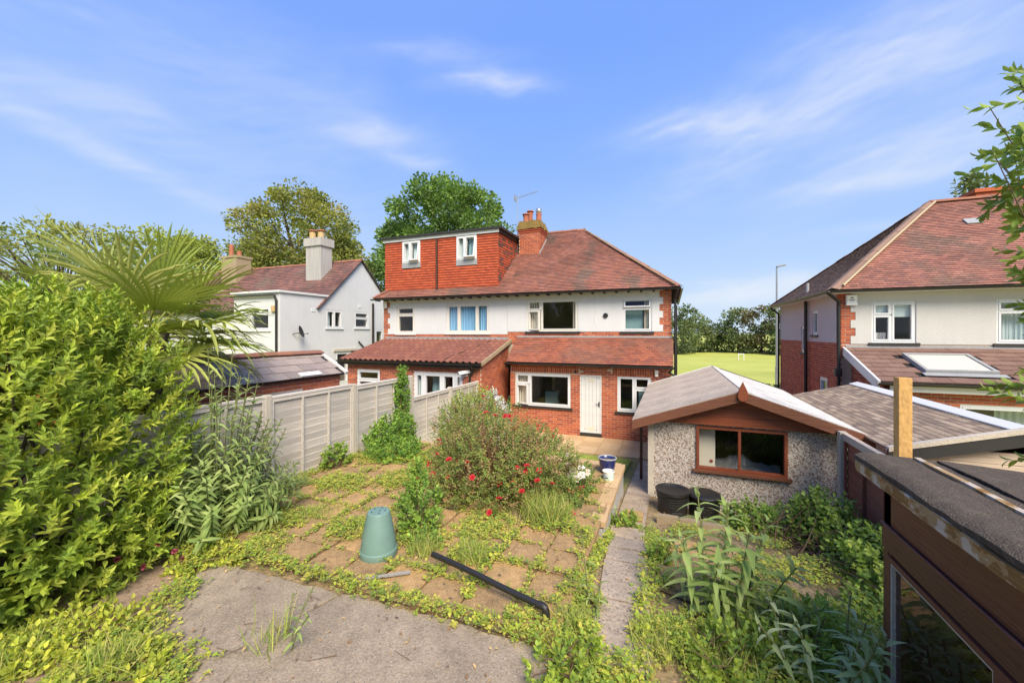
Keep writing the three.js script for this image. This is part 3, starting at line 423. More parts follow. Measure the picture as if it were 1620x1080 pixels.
const hB = site('semi_detached_house', 'house with red tile-hung flat-roofed dormer and pantiled brick extension', 'house', [-8.6, 0, -14.15]);
{
  const F = FZ(-14.15), W1 = [-10.81, -9.92, 3.4, 4.52], W2 = [-8.39, -6.52, 3.42, 4.55];
  const up = mesh('upper_wall', slab(F, rect(-11.5, -5.752, 2.3, 4.95), [W1, W2], 0.25), M.mortar, hB);
  brickwork(up, F, -11.5, -5.752, 3.0, 3.4, [], { seed: 41 }); brickwork(up, F, -11.5, -11.1, 3.4, 4.85, [], { seed: 42 });
  mesh('render_panel', slab(F, toothed(-11.27, -5.754, 3.36, 4.86, 0, 1), [W1, W2], 0.02, 0.018), M.renderWhite, up);
  windowUnit(hB, F, ...W1, [[-10.76, -9.97, 4.19, 4.47], [-10.76, -9.97, 3.45, 4.15]], { sill: 0.07, sillMat: M.cream, room: 1.8, mat: M.cream, glass: M.glass });
  windowUnit(hB, F, ...W2, [[-8.34, -7.86, 3.47, 4.5], [-7.824, -7.06, 3.47, 4.5], [-7.024, -6.57, 3.47, 4.5]], { sill: 0.07, sillMat: M.cream, room: 1.5, mat: M.cream, curtains: [[-8.36, -7.9, 3.42, 4.55, M.curtainBlue, 4, -0.17], [-7.85, -7.02, 3.42, 4.55, M.curtainBlue, 7, -0.17], [-6.98, -6.54, 3.42, 4.55, M.curtainBlue, 4, -0.17]] });
  mesh('side_wall', B(-11.5, -11.25, -0.1, 4.95, -21.2, -14.41), M.renderWhite, hB); mesh('front_wall', B(-11.24, -5.752, -0.1, 4.95, -21.2, -20.95), M.renderWhite, hB);
  const k = Math.hypot(1, 0.8), len = 3.8 * k, rt = { colors: ROOF_TONES, stain: 0.36 };
  roofFace(hB, [-5.75, 4.86, -13.78], [1, 0, 0], [0, 0.8, -1], len, (s) => [Math.min(-6 + s / k, 0), 0], { ...rt, seed: 51 });
  roofFace(hB, [-11.75, 4.86, -21.38], [0, 0, 1], [1, 0.8, 0], len, (s) => [s / k, 7.6 - s / k], { ...rt, seed: 52, tw: 0.33, gauge: 0.2 });
  roofFace(hB, [-5.75, 4.86, -21.38], [-1, 0, 0], [0, 0.8, 1], len, (s) => [0, 6.0 - s / k], { ...rt, seed: 53, tw: 0.33, gauge: 0.2 });
  ridgeRun(hB, [-11.77, 4.91, -13.76], [-10.9, 5.6, -14.63], 'hip_tile', 0.12, 0.05, 0.33, M.hip, 8);
  ridgeRun(hB, [-5.76, 7.96, -17.58], [-7.95, 7.96, -17.58], 'ridge_tile', 0.13, 0.09, 0.33, M.hip, 9);
  eaveEnds(hB, -11.7, -5.76, 4.86, -14.13); gutter(hB, [-11.82, 4.83, -13.72], [-5.75, 4.84, -13.72]);
  // dormer
  const Fd = FZ(-14.2), d1 = [-10.53, -9.65, 6.34, 7.24], d2 = [-7.94, -7.05, 6.30, 7.24], y0 = 5.06;
  const dm = mesh('dormer', slab(Fd, rect(-11.42, -6.18, 4.95, 7.36), [d1, d2], 0.2), M.blackPaint, hB);
  { const fa = new Acc(true), r = rng(614); fa.m = Fd; let row = 0; for (let y = y0; y < 7.25; y += 0.1, row++) for (const [s, e] of cutLine(-11.44, -6.15, [[d1[0], d1[1], d1[2] - 0.24, 9], [d2[0], d2[1], d2[2] - 0.24, 9]], y + 0.05)) for (let x = Math.floor(s / 0.165) * 0.165 - (row % 2) * 0.0825; x < e; x += 0.165) { const p = Math.max(x, s), q = Math.min(x + 0.16, e); if (q - p < 0.02) continue; const z = 0.054 + r() * 0.004, c = tint(FACE_TONES[Math.floor(r() * 4)], 0.94 + 0.12 * r()); fa.hexa([[p, y - 0.01, z - 0.022], [q, y - 0.01, z - 0.022], [q, y + 0.125, 0.001], [p, y + 0.125, 0.001], [p, y - 0.01 + r() * 0.006, z], [q, y - 0.01, z], [q, y + 0.125, 0.018], [p, y + 0.125, 0.018]], c, 'b2'); } stuff(mesh('hung_tiles', fa.build(), M.tileMass, dm)); }
  { const fa = new Acc(true), r = rng(615); fa.m = FX(-6.18); let row = 0; for (let y = y0; y < 7.25; y += 0.1, row++) { const e = Math.min(13.8 + (y + 0.1 - 4.82) / 0.8, 16.9); for (let x = 14.2 - (row % 2) * 0.0825; x < e; x += 0.165) { const p = Math.max(x, 14.2), q = Math.min(x + 0.16, e); if (q - p < 0.02) continue; const z = 0.042 + r() * 0.008, c = r() < 0.24 ? tint([0.11, 0.06, 0.045], 0.7 + 0.6 * r()) : tint(FACE_TONES[Math.floor(r() * 4)], 0.8 + 0.24 * r()); fa.hexa([[p, y - 0.01, z - 0.018], [q, y - 0.01, z - 0.018], [q, y + 0.125, 0.001], [p, y + 0.125, 0.001], [p, y - 0.01, z], [q, y - 0.01, z], [q, y + 0.125, 0.018], [p, y + 0.125, 0.018]], c, 'b2'); } } stuff(mesh('hung_tiles', fa.build(), M.tileMass, dm)); }
  mesh('cheek', slab(FX(-6.18), [[14.4, 5.2], [16.95, 7.36], [14.4, 7.36]], [], 0.1), M.blackPaint, dm); mesh('cheek', slab(FXn(-11.42), [[-14.4, 5.2], [-14.4, 7.36], [-16.95, 7.36]], [], 0.1, 0.02), M.bricks[0], dm);
  mesh('fascia', B(-11.5, -6.1, 7.255, 7.37, -14.16, -14.10), M.upvc, dm); mesh('flat_roof', B(-11.62, -5.98, 7.375, 7.46, -17.5, -14.02), M.blackPaint, dm);
  mesh('fascia', B(-6.13, -6.08, 7.26, 7.372, -16.95, -14.161), M.blackPaint, dm);
  mesh('timber_batten', B(-8.87, -8.80, 5.15, 7.25, -14.15, -14.09), M.brownPipe, dm);
  mesh('roof_flashing', B(-11.4, -6.15, 5.02, 5.06, -14.15, -14.08), M.lead, dm);
  const ch = (k, a, b) => [[a[0] + 0.05, a[0] + (a[1] - a[0]) * k, a[2] + 0.05, a[3] - 0.05], [a[0] + (a[1] - a[0]) * k + 0.036, a[1] - 0.05, a[2] + 0.05, a[3] - 0.05]];
  for (const [w, kk] of [[d1, 0.42], [d2, 0.4]]) { const u = windowUnit(hB, Fd, ...w, ch(kk, w), { room: 0.9, lip: 0.10, open: { 1: [10, 't'] }, curtains: [[w[0] + 0.05, w[0] + 0.3, w[2], w[3], M.blind, 3, -0.14], [w[1] - 0.45, w[1] - 0.05, w[2], w[3], w === d2 ? M.curtainGreen : M.blind, 4, -0.15]] }); mesh('apron', slab(Fd, rect(w[0] - 0.02, w[1] + 0.02, w[2] - 0.22, w[2] - 0.003), [], 0.04, 0.062), M.lead, u); }
  // rear extension
  const E = FZ(-11.8), X1 = [-10.79, -9.76, 1.05, 2.07], X2 = [-8.30, -6.395, 0.08, 2.07];
  const ew = mesh('extension_wall', slab(E, rect(-11.24, -5.72, -0.2, 2.44), [X1, X2], 0.25), M.mortar, hB);
  brickwork(ew, E, -11.24, -5.72, 0.0, 2.42, [X1, X2], { single: 300, seed: 71 });
  const sp = (v) => [11.8, v < 2.44 ? 14.14 : Math.min(14.14, 14.14)];
  const es = mesh('extension_wall', slab(FX(-5.72), [[11.802, -0.2], [14.14, -0.2], [14.14, 3.1], [11.802, 2.44]], [], 0.25, -0.001), M.mortar, hB);
  brickwork(es, FX(-5.72), 11.8, 14.14, 0, 3.08, [], { seed: 72, span: (v) => [v < 2.4 ? 11.8 : 11.8 + (v - 2.4) / 0.282, 14.14] });
  mesh('extension_wall', B(-11.24, -11.0, -0.2, 2.44, -14.14, -12.06), M.bricks[1], hB);
  windowUnit(hB, E, ...X1, [[-10.74, -9.81, 1.72, 2.02], [-10.74, -9.81, 1.1, 1.68]], { sill: 0.06, sillMat: M.upvc, room: 1.8 });
  windowUnit(hB, E, ...X2, [[-8.25, -7.93, 0.13, 2.02], [-7.894, -7.20, 0.13, 2.02], [-7.164, -6.70, 0.13, 2.02], [-6.664, -6.445, 0.13, 2.02]], { sash: 0.07, room: 2.0, curtains: [[-8.24, -8.0, 0.1, 2.0, M.blind, 3], [-7.8, -7.3, 0.1, 2.0, M.curtainGreen, 3, -0.4]] });
  { const s = V(0, 0.70, -2.55).normalize(), Fp = new THREE.Matrix4().makeBasis(V(1, 0, 0), s, V(1, 0, 0).cross(s)).setPosition(-11.42, 2.45, -11.58), L = 2.64, dk = new Acc(); dk.m = Fp; dk.box(0.02, 5.8, 0.02, L, -0.05, -0.012);
    const deck = mesh('extension_roof', dk.build(), M.blackPaint, hB), w = 0.2325, rows = 8, gl = L / rows, prof = [[0, 0.004], [0.035, 0.038], [0.07, 0.05], [0.105, 0.038], [0.135, 0.008], [0.19, 0.0], [w, 0.004]], pg = new Acc(), t = 0.014;
    for (let i = 0; i < prof.length - 1; i++) { const [a, h] = prof[i], [b, g] = prof[i + 1]; pg.quad([a, -0.03, h + 0.02], [b, -0.03, g + 0.02], [b, gl + 0.02, g], [a, gl + 0.02, h]); pg.quad([a, -0.03, h + 0.02 - t - 0.012], [b, -0.03, g + 0.02 - t - 0.012], [b, -0.03, g + 0.02], [a, -0.03, h + 0.02]); }
    const G = pg.build(), r = rng(81);
    for (let j = 0; j < rows; j++) for (let i = 0; i < 25; i++) { const m = new THREE.Mesh(G, M.pantiles[Math.floor(r() * 4)]); m.name = 'pantile'; const mm = Fp.clone().multiply(new THREE.Matrix4().makeTranslation(i * w, j * gl + (r() - 0.5) * 0.008, (r() - 0.5) * 0.006)); mm.decompose(m.position, m.quaternion, m.scale); add(deck, m); }
    const vg = new Acc(); vg.m = Fp; vg.box(5.80, 5.85, 0, L, -0.09, 0.035); mesh('verge', vg.build(), M.tanRender, deck);
    mesh('flashing', slab(FZ(-14.15), rect(-11.4, -5.7, 3.14, 3.25), [], 0.012, 0.03), M.lead, hB); mesh('roof_cable', tube([[-6.35, 3.12, -13.9], [-6.7, 2.85, -13.0], [-7.0, 2.55, -11.75], [-7.0, 2.45, -11.5]], 0.014, 5), M.blackPlastic, hB);
  }
  mesh('fascia', B(-11.3, -5.72, 2.27, 2.43, -11.62, -11.60), M.blackPaint, hB); mesh('soffit', B(-11.3, -5.72, 2.27, 2.29, -11.79, -11.622), M.blackPaint, hB);
  gutter(hB, [-11.5, 2.42, -11.53], [-5.66, 2.42, -11.53], M.blackPlastic, 0.06); downpipe(hB, [[-5.95, 2.36, -11.54], [-5.95, 2.2, -11.7], [-6.1, 2.0, -11.74], [-6.1, 0, -11.74]]);
  const cc = thing('security_camera', 'white bullet security camera under the extension gutter', 'camera', [-6.25, 2.13, -11.62], 0.9);
  mesh('housing', rbox(0.40, 0.11, 0.12, 0.025).rotateZ(0.12), M.upvc, cc); mesh('bracket', join([rod([0.12, -0.03, 0], [0.14, -0.12, -0.05], 0.02), rod([0.14, -0.12, -0.05], [0.02, -0.14, -0.14], 0.025), rbox(0.1, 0.1, 0.03, 0.01).translate(0.02, -0.14, -0.15)]), M.upvc, cc);
  mesh('lens', rod([-0.19, -0.024, 0], [-0.212, -0.027, 0], 0.035, 0.035, 14), M.blackPlastic, cc);
  const ab = mesh('alarm_box', rbox(0.2, 0.3, 0.07, 0.03).translate(-11.38, 4.62, -14.09), M.ivory, hB);
}

// ---------------------------------------------------------------- white house beyond, on the left
const hW = site('white_house', 'white rendered house with brown tiled roof, plain gable and flat-roofed wing', 'house', [-19, 0, -16]);
{
  const Gx = -15.5, F = FX(Gx), a = [14.86, 15.87, 3.65, 4.53], b = [16.74, 17.79, 3.67, 4.54], c = [15.47, 16.3, 0.9, 2.45], cn = [18.35, 19.0, 2.6, 3.6];
  mesh('gable_wall', slab(F, [[12.4, -0.1], [21, -0.1], [21, 3.66], [17.2, 7.27], [15.1, 5.275], [15.1, 5.15], [12.4, 5.15]], [a, b, c, cn], 0.25), M.renderWhite, hW);
  for (const w of [a, b]) windowUnit(hW, F, ...w, w === a ? [[w[0] + 0.05, (w[0] + w[1]) / 2 - 0.018, w[2] + 0.05, w[3] - 0.05], [(w[0] + w[1]) / 2 + 0.018, w[1] - 0.05, w[2] + 0.05, w[3] - 0.05]] : [[w[0] + 0.05, w[1] - 0.05, w[3] - 0.32, w[3] - 0.05], [w[0] + 0.05, w[1] - 0.05, w[2] + 0.05, w[3] - 0.356]], { sill: 0.05, sillMat: M.upvc, room: 1.4, curtains: w === a ? [[w[0] + 0.05, w[0] + 0.4, w[2], w[3], M.blind, 3]] : [] });
  windowUnit(hW, F, ...c, [[c[0] + 0.05, c[1] - 0.05, c[2] + 0.05, c[3] - 0.05]], { room: 1.2 }); windowUnit(hW, F, ...cn, [[cn[0] + 0.05, cn[1] - 0.05, cn[2] + 0.05, cn[3] - 0.05]], { room: 1 });
  mesh('lintel', slab(F, rect(15.3, 16.9, 2.5, 2.62), [], 0.1, 0.06), M.concretePost, hW);
  const Ff = FZ(-12.4), w = [-17.32, -16.12, 3.54, 4.53];
  mesh('wing_wall', slab(Ff, rect(-18.4, -15.502, -0.1, 5.15), [w], 0.2, -0.001), M.renderWhite, hW); mesh('wing_wall', B(-18.4, -18.2, -0.1, 5.15, -15.2, -12.61), M.renderWhite, hW);
  windowUnit(hW, Ff, ...w, [[w[0] + 0.05, -16.74, 4.28, 4.48], [-16.704, w[1] - 0.05, 4.28, 4.48], [w[0] + 0.05, w[1] - 0.05, 3.59, 4.24]], { sill: 0.06, sillMat: M.upvc, room: 1.5 });
  mesh('flat_roof', B(-18.5, -15.752, 5.0, 5.12, -15.6, -12.45), M.lead, hW); mesh('coping', join([B(-18.52, -15.42, 5.152, 5.24, -12.66, -12.30), B(-15.76, -15.421, 5.152, 5.24, -15.1, -12.662)]), M.upvc, hW);
  gutter(hW, [-18.5, 5.05, -12.3], [-15.7, 5.05, -12.3]); downpipe(hW, [[-15.72, 5.0, -12.3], [-15.66, 4.8, -12.34], [-15.66, 0, -12.34]], M.blackPlastic, 0.05);
  downpipe(hW, [[-15.44, 5.0, -18.1], [-15.44, 2.4, -18.1]], M.blackPlastic, 0.06); downpipe(hW, [[-15.44, 2.5, -18.1], [-15.44, 2.45, -17.6], [-15.44, 2.95, -17.0]], M.blackPlastic, 0.035); downpipe(hW, [[-15.44, 2.4, -17.6], [-15.44, 2.45, -16.5]], M.blackPlastic, 0.035);
  const k = Math.hypot(1, 0.95), o = { colors: [[0.19, 0.088, 0.07], [0.16, 0.078, 0.065], [0.22, 0.10, 0.08], [0.14, 0.075, 0.065]], stain: 0.4, tw: 0.25, gauge: 0.16 };
  roofFace(hW, [-30, 4.55, -14.3], [1, 0, 0], [0, 0.95, -1], 2.9 * k, () => [0, 14.62], { ...o, seed: 91 }); roofFace(hW, [-15.38, 4.55, -20.1], [-1, 0, 0], [0, 0.95, 1], 2.9 * k, () => [0, 14.62], { ...o, seed: 92 });
  ridgeRun(hW, [-15.4, 7.36, -17.2], [-30, 7.36, -17.2], 'ridge_tile', 0.12, 0.1, 0.45, M.hip, 19);
  mesh('rear_wall', B(-30, -15.752, -0.1, 4.7, -14.8, -14.55), M.renderWhite, hW); mesh('front_wall', B(-30, -15.76, -0.1, 4.7, -20.0, -19.75), M.renderWhite, hW); mesh('end_wall', B(-30.2, -29.95, -0.1, 5, -20, -14.5), M.renderWhite, hW);
  const c1 = mesh('chimney', join([B(-18.1, -17.05, 5.9, 8.0, -16.75, -16.0), B(-18.18, -16.97, 8.002, 8.42, -16.83, -15.92)]), M.greyStone, hW);
  for (const x of [-17.85, -17.4]) { const p = mesh('chimney_pot', lathe([[0.16, 0], [0.16, 0.4], [0.13, 0.4], [0.13, 0]], 18).translate(x, 8.42, -16.35 - (x + 17.4) * 0.3), M.potYellow, c1); mesh('pot_hood', lathe([[0, 0.5], [0.14, 0.49], [0.22, 0.44], [0.22, 0.41], [0, 0.43]], 18).translate(x, 8.42, -16.35 - (x + 17.4) * 0.3), M.pot, p); }
  const c2 = mesh('chimney', join([B(-25.0, -23.7, 5.8, 7.85, -17.0, -16.1), B(-25.05, -23.65, 7.852, 7.98, -17.05, -16.05)]), M.tanRender, hW);
  for (const [x, h] of [[-24.7, 0.75], [-24.0, 0.3]]) mesh('chimney_pot', lathe([[0.14, 0], [0.12, h * 0.9], [0.15, h], [0.1, h]], 16).translate(x, 7.98, -16.5), M.pot, c2);
  const sd = thing('satellite_dish', 'small dark satellite dish on the white house wall', 'satellite dish', [-15.42, 3.42, -13.02], 0.6);
  mesh('dish', lathe([[0, 0], [0.1, 0.01], [0.2, 0.04], [0.27, 0.08], [0.272, 0.09], [0.2, 0.05], [0, 0.012]], 24).rotateZ(-1.25).translate(0.22, 0.03, 0), M.blackPaint, sd);
  mesh('arm', join([rod([-0.06, -0.05, 0], [0.22, 0, 0], 0.018), rod([0.2, -0.05, 0], [0.55, -0.04, 0.06], 0.012), rbox(0.06, 0.05, 0.05, 0.01).translate(0.56, -0.03, 0.06)]), M.blackPaint, sd);
  mesh('alarm_box', rbox(0.2, 0.28, 0.08, 0.03).translate(-15.85, 4.45, -12.34), M.potYellow, hW); mesh('wall_vent', slab(F, rect(17.0, 17.2, 4.75, 4.92), [], 0.02, 0.02), M.upvc, hW); mesh('wall_vent', slab(F, rect(14.0, 14.2, 4.4, 4.56), [], 0.02, 0.02), M.upvc, hW);
  mesh('wall', B(-40, -30.5, 0, 5, -19, -15), M.renderWhite, site('distant_house', 'roof of a further house behind the tall fan palm', 'house', [-35, 0, -17]));
  const hD = [...bases.keys()].pop(), k2 = Math.hypot(1, 0.9); roofFace(hD, [-40.3, 4.6, -14.3], [1, 0, 0], [0, 0.9, -1], 2.7 * k2, () => [0, 10], { ...o, seed: 95 }); roofFace(hD, [-30.3, 4.6, -19.7], [-1, 0, 0], [0, 0.9, 1], 2.7 * k2, () => [0, 10], { ...o, seed: 96, tw: 0.5, gauge: 0.3 });
}

// ---------------------------------------------------------------- brick outhouse with slate roof behind the fence
const ob = site('brick_outhouse', 'small red brick outhouse with worn slate roof behind the grey fence', 'outbuilding', [-8.3, 0, -5.6]);
{
  const F = FX(-7.5), w = [5.55, 6.55, 1.25, 2.16];
  const wl = mesh('wall', slab(F, rect(3.2, 7.6, 0, 2.46), [w], 0.22), M.mortar, ob); brickwork(wl, F, 3.2, 7.6, 1.0, 2.44, [w], { single: 260, seed: 101 });
  const gw = mesh('end_wall', B(-9.2, -7.502, 0, 2.4, -7.6, -7.4), M.bricks[1], ob); mesh('end_wall', B(-9.2, -7.502, 0, 2.4, -3.4, -3.2), M.bricks[1], ob); mesh('back_wall', B(-9.4, -9.2, 0, 2.9, -7.6, -3.2), M.bricks[1], ob);
  windowUnit(ob, F, ...w, [[w[0] + 0.05, w[1] - 0.05, w[2] + 0.05, w[3] - 0.05]], { room: 0.9, mat: M.upvc });
  mesh('parcel', rbox(0.4, 0.3, 0.6, 0.08).translate(-7.95, 1.5, -5.9), M.upvc, ob);
  const s = V(-0.85, 0.46, 0).normalize(), U = V(0, 0, -1), n = U.clone().cross(s), Fs = new THREE.Matrix4().makeBasis(U, s, n).setPosition(-7.38, 2.45, -3.0), dk = new Acc(); dk.m = Fs; dk.box(0, 4.7, 0, 1.05, -0.06, -0.012);
  const deck = mesh('roof', dk.build(), M.blackPaint, ob), r = rng(111), g = new Acc(); g.hexa([[0.004, -0.02, 0.004], [0.346, -0.02, 0.004], [0.346, 0.3, -0.008], [0.004, 0.3, -0.008], [0.004, -0.02, 0.014], [0.346, -0.02, 0.014], [0.346, 0.3, 0.002], [0.004, 0.3, 0.002]]); const G = g.build();
  for (let j = 0; j < 4; j++) for (let i = 0; i < 13; i++) { const m = new THREE.Mesh(G, M.slates[Math.floor(r() * 4)]); m.name = 'slate'; Fs.clone().multiply(new THREE.Matrix4().makeTranslation(i * 0.35 + (j % 2) * 0.17 - 0.02, j * 0.26, (r() - 0.5) * 0.006)).multiply(new THREE.Matrix4().makeRotationZ((r() - 0.5) * 0.03)).decompose(m.position, m.quaternion, m.scale); add(deck, m); }
  ridgeRun(ob, [-8.25, 2.96, -3.0], [-8.25, 2.96, -7.7], 'ridge_tile', 0.14, 0.06, 0.42, M.hip, 23);
  mesh('back_slope', B(-9.4, -8.3, 2.86, 2.92, -7.7, -3.0), M.slates[0], ob);
  const vg = new Acc(); vg.m = Fs; vg.box(4.66, 4.74, -0.02, 1.05, -0.05, 0.03); mesh('verge', vg.build(), M.cream, ob); const bp = new Acc(); bp.m = Fs; bp.box(3.4, 3.95, -0.01, 0.12, 0.02, 0.045); mesh('mortar_patch', bp.build(), M.renderWhite, ob);
}

// ---------------------------------------------------------------- house on the right with cream render and a roof window
const hC = site('detached_house', 'cream rendered brick house with hipped tiled roof and sloping roof window', 'house', [8.5, 0, -14.15]);
{
  const F = FZ(-14.15), W1 = [5.19, 6.15, 3.14, 4.27], W2 = [7.73, 8.75, 3.14, 4.27], S1 = [-16.64, -16.06, 3.34, 4.16], S2 = [-17.86, -17.26, 2.69, 3.65], S3 = [-15.9, -15.2, 1.2, 2.0];
  const up = mesh('upper_wall', slab(F, rect(4.502, 16, 1.9, 4.72), [W1, W2], 0.25), M.mortar, hC);
  brickwork(up, F, 4.5, 16, 2.7, 3.1, [], { seed: 121, single: 60 }); brickwork(up, F, 4.5, 4.95, 3.1, 4.6, [], { seed: 122, single: 60 });
  mesh('render_panel', slab(F, toothed(4.72, 15.9, 3.1, 4.62, 0, 1), [W1, W2], 0.02, 0.018), M.renderCream, up);
  windowUnit(hC, F, ...W1, [[5.24, 5.61, 3.92, 4.22], [5.24, 5.61, 3.19, 3.884], [5.646, 6.10, 3.19, 4.22]], { sill: 0.08, room: 1.8, curtains: [[5.64, 6.1, 3.85, 4.25, M.blind, 1, -0.13], [5.25, 5.6, 3.95, 4.25, M.blind, 1, -0.13]] });
  mesh('towel', curtainG(F, 5.3, 5.6, 3.2, 3.42, -0.25, 2), M.upvc, hC);
  windowUnit(hC, F, ...W2, [[7.78, 8.70, 3.98, 4.22], [7.78, 8.70, 3.19, 3.944]], { sill: 0.08, room: 1.5, curtains: [[7.75, 8.7, 3.15, 4.25, M.blind, 9, -0.3]] });
  const Fs = FXn(4.5), sw = mesh('side_wall', slab(Fs, rect(-21, -14.152, -0.1, 4.72), [S1, S2, S3], 0.25, -0.001), M.mortar, hC);
  brickwork(sw, Fs, -21, -14.15, 0, 3.12, [S2, S3], { seed: 123 }); brickwork(sw, Fs, -14.5, -14.15, 3.12, 4.6, [], { seed: 124 });
  mesh('render_panel', slab(Fs, rect(-21, -14.45, 3.12, 4.62), [S1, [S2[0], S2[1], 3.12, S2[3]]], 0.02, 0.016), M.renderCream, sw);
  for (const s of [S1, S2, S3]) windowUnit(hC, Fs, ...s, [[s[0] + 0.05, s[1] - 0.05, s[2] + 0.05, s[3] - 0.05]], { sill: 0.07, room: 1 });
  mesh('front_wall', B(4.75, 16, -0.1, 4.7, -21, -20.8), M.renderCream, hC); mesh('end_wall', B(15.8, 16, -0.1, 4.7, -20.79, -14.41), M.renderCream, hC);
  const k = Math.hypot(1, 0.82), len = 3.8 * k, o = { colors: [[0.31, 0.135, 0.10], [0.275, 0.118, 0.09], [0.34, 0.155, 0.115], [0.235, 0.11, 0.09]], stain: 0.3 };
  roofFace(hC, [4.2, 4.6, -13.8], [1, 0, 0], [0, 0.82, -1], len, (s) => [s / k, 12], { ...o, seed: 131 });
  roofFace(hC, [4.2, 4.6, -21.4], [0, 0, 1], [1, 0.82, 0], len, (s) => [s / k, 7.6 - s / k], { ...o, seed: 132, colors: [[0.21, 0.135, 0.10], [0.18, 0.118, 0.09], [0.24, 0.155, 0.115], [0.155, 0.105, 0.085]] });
  roofFace(hC, [16.2, 4.6, -21.4], [-1, 0, 0], [0, 0.82, 1], len, (s) => [0, 12 - s / k], { ...o, seed: 133, tw: 0.33, gauge: 0.2 });
  ridgeRun(hC, [4.18, 4.65, -13.78], [8.0, 7.78, -17.6], 'hip_tile', 0.17, 0.065, 0.34, M.hipBrown, 31); ridgeRun(hC, [4.18, 4.65, -21.42], [8.0, 7.78, -17.6], 'hip_tile', 0.13, 0.05, 0.34, M.hip, 32);
  ridgeRun(hC, [8.0, 7.80, -17.6], [16.2, 7.80, -17.6], 'ridge_tile', 0.14, 0.09, 0.42, M.hip, 33);
  mesh('hip_mortar', tube([[4.42, 4.72, -13.74], [6.2, 6.2, -15.55], [8.05, 7.72, -17.4]], 0.03, 6, 30), M.hipMortar, hC);
  { const a = new Acc(), s = V(0, 0.82, -1).normalize(); a.m = new THREE.Matrix4().makeBasis(V(1, 0, 0), s, V(1, 0, 0).cross(s)).setPosition(8.25, 4.6, -13.8); a.box(0, 0.35, 3.2, 3.5, 0.035, 0.075); mesh('roof_vent', a.build(), M.lead, hC); }
  gutter(hC, [4.1, 4.585, -13.73], [16.2, 4.585, -13.73], M.blackPlastic, 0.06); gutter(hC, [4.12, 4.585, -21.4], [4.12, 4.585, -13.73], M.blackPlastic, 0.06);
  mesh('soffit', join([B(4.15, 16, 4.52, 4.54, -14.12, -13.78), B(4.15, 4.482, 4.52, 4.54, -21.3, -14.121)]), M.cream, hC);
  downpipe(hC, [[4.12, 4.54, -13.9], [4.4, 4.3, -14.0], [4.42, 4.2, -14.06], [4.42, 0, -14.06]], M.blackPlastic, 0.045); downpipe(hC, [[4.4, 4.75, -17.0], [4.4, 0, -17.0]], M.blackPlastic, 0.055); downpipe(hC, [[4.14, 4.5, -20.9], [4.42, 4.25, -20.95], [4.42, 0, -20.95]], M.blackPlastic, 0.04);
  mesh('vent_pipe', rod([4.45, 4.7, -17.0], [4.45, 5.15, -17.0], 0.055), M.lead, hC); mesh('pipe_hopper', rbox(0.16, 0.24, 0.16, 0.03).translate(4.4, 2.3, -14.06), M.blackPlastic, hC);
  const al = mesh('alarm_box', rbox(0.26, 0.3, 0.08, 0.02).translate(4.72, 4.33, -14.08), M.upvc, hC);
  { const c = document.createElement('canvas'); c.width = 128; c.height = 128; const x = c.getContext('2d'); x.fillStyle = '#e9e9e7'; x.fillRect(0, 0, 128, 128); x.fillStyle = '#1c2536'; x.beginPath(); x.moveTo(30, 34); x.quadraticCurveTo(64, 12, 98, 34); x.lineTo(64, 46); x.fill(); for (const [a, b, w, h] of [[18, 62, 16, 22], [36, 68, 12, 16], [50, 66, 14, 18], [66, 62, 12, 20], [82, 68, 10, 14], [96, 68, 12, 12]]) { x.beginPath(); x.ellipse(a + w / 2, b + h / 2, w / 2, h / 2, 0, 0, 7); x.lineWidth = 5; x.strokeStyle = '#2a3040'; x.stroke(); } x.fillStyle = '#8c93a0'; x.fillRect(34, 100, 60, 5); x.fillRect(44, 112, 50, 4); const t = new THREE.CanvasTexture(c); t.colorSpace = THREE.SRGBColorSpace; mesh('printed_face', new THREE.PlaneGeometry(0.2, 0.2).translate(4.72, 4.35, -14.0385), std([1, 1, 1], 0.5, { map: t }), al); }
  const ch = mesh('chimney', B(9.3, 10.5, 6.4, 8.0, -18.6, -17.9), M.bricks[1], hC); mesh('corbel', B(9.24, 10.56, 8.001, 8.12, -18.66, -17.84), M.bricks[0], ch);
  // lean-to extension
  const G = FZ(-12.3), EW = [6.12, 9.4, 0.6, 1.78];
  const ew = mesh('extension_wall', slab(G, rect(4.75, 13, -0.1, 2.2), [EW], 0.22), M.mortar, hC); brickwork(ew, G, 4.75, 13, 0.9, 2.18, [EW], { seed: 141, single: 180 });
  windowUnit(hC, G, ...EW, [[6.17, 7.7, 0.65, 1.73], [7.736, 9.35, 0.65, 1.73]], { room: 2, sill: 0.06, sillMat: M.upvc, curtains: [[6.9, 7.6, 0.6, 1.75, M.blind, 5, -0.4]] });
  const es = mesh('extension_wall', slab(FXn(4.75), [[-14.14, -0.1], [-12.302, -0.1], [-12.302, 2.2], [-14.14, 2.82]], [], 0.2, -0.001), M.mortar, hC); brickwork(es, FXn(4.75), -14.14, -12.3, 0, 2.8, [], { seed: 142, span: (v) => [-14.14, v < 2.2 ? -12.3 : -12.3 - (v - 2.2) / 0.337] });
  { const s = V(0, 0.71, -2.1).normalize(), Ft = new THREE.Matrix4().makeBasis(V(1, 0, 0), s, V(1, 0, 0).cross(s)).setPosition(4.58, 2.27, -12.02), L = 2.24, d = new Acc(), r = rng(151); d.m = Ft; d.box(0, 8.5, 0, L, -0.06, -0.012); const deck = mesh('extension_roof', d.build(), M.blackPaint, hC);
    const g = new Acc(), gl = L / 8; g.hexa([[0.003, -0.02, 0.006], [0.327, -0.02, 0.006], [0.327, gl + 0.03, -0.008], [0.003, gl + 0.03, -0.008], [0.003, -0.02, 0.034], [0.327, -0.02, 0.034], [0.327, gl + 0.03, 0.014], [0.003, gl + 0.03, 0.014]]); const T = g.build();
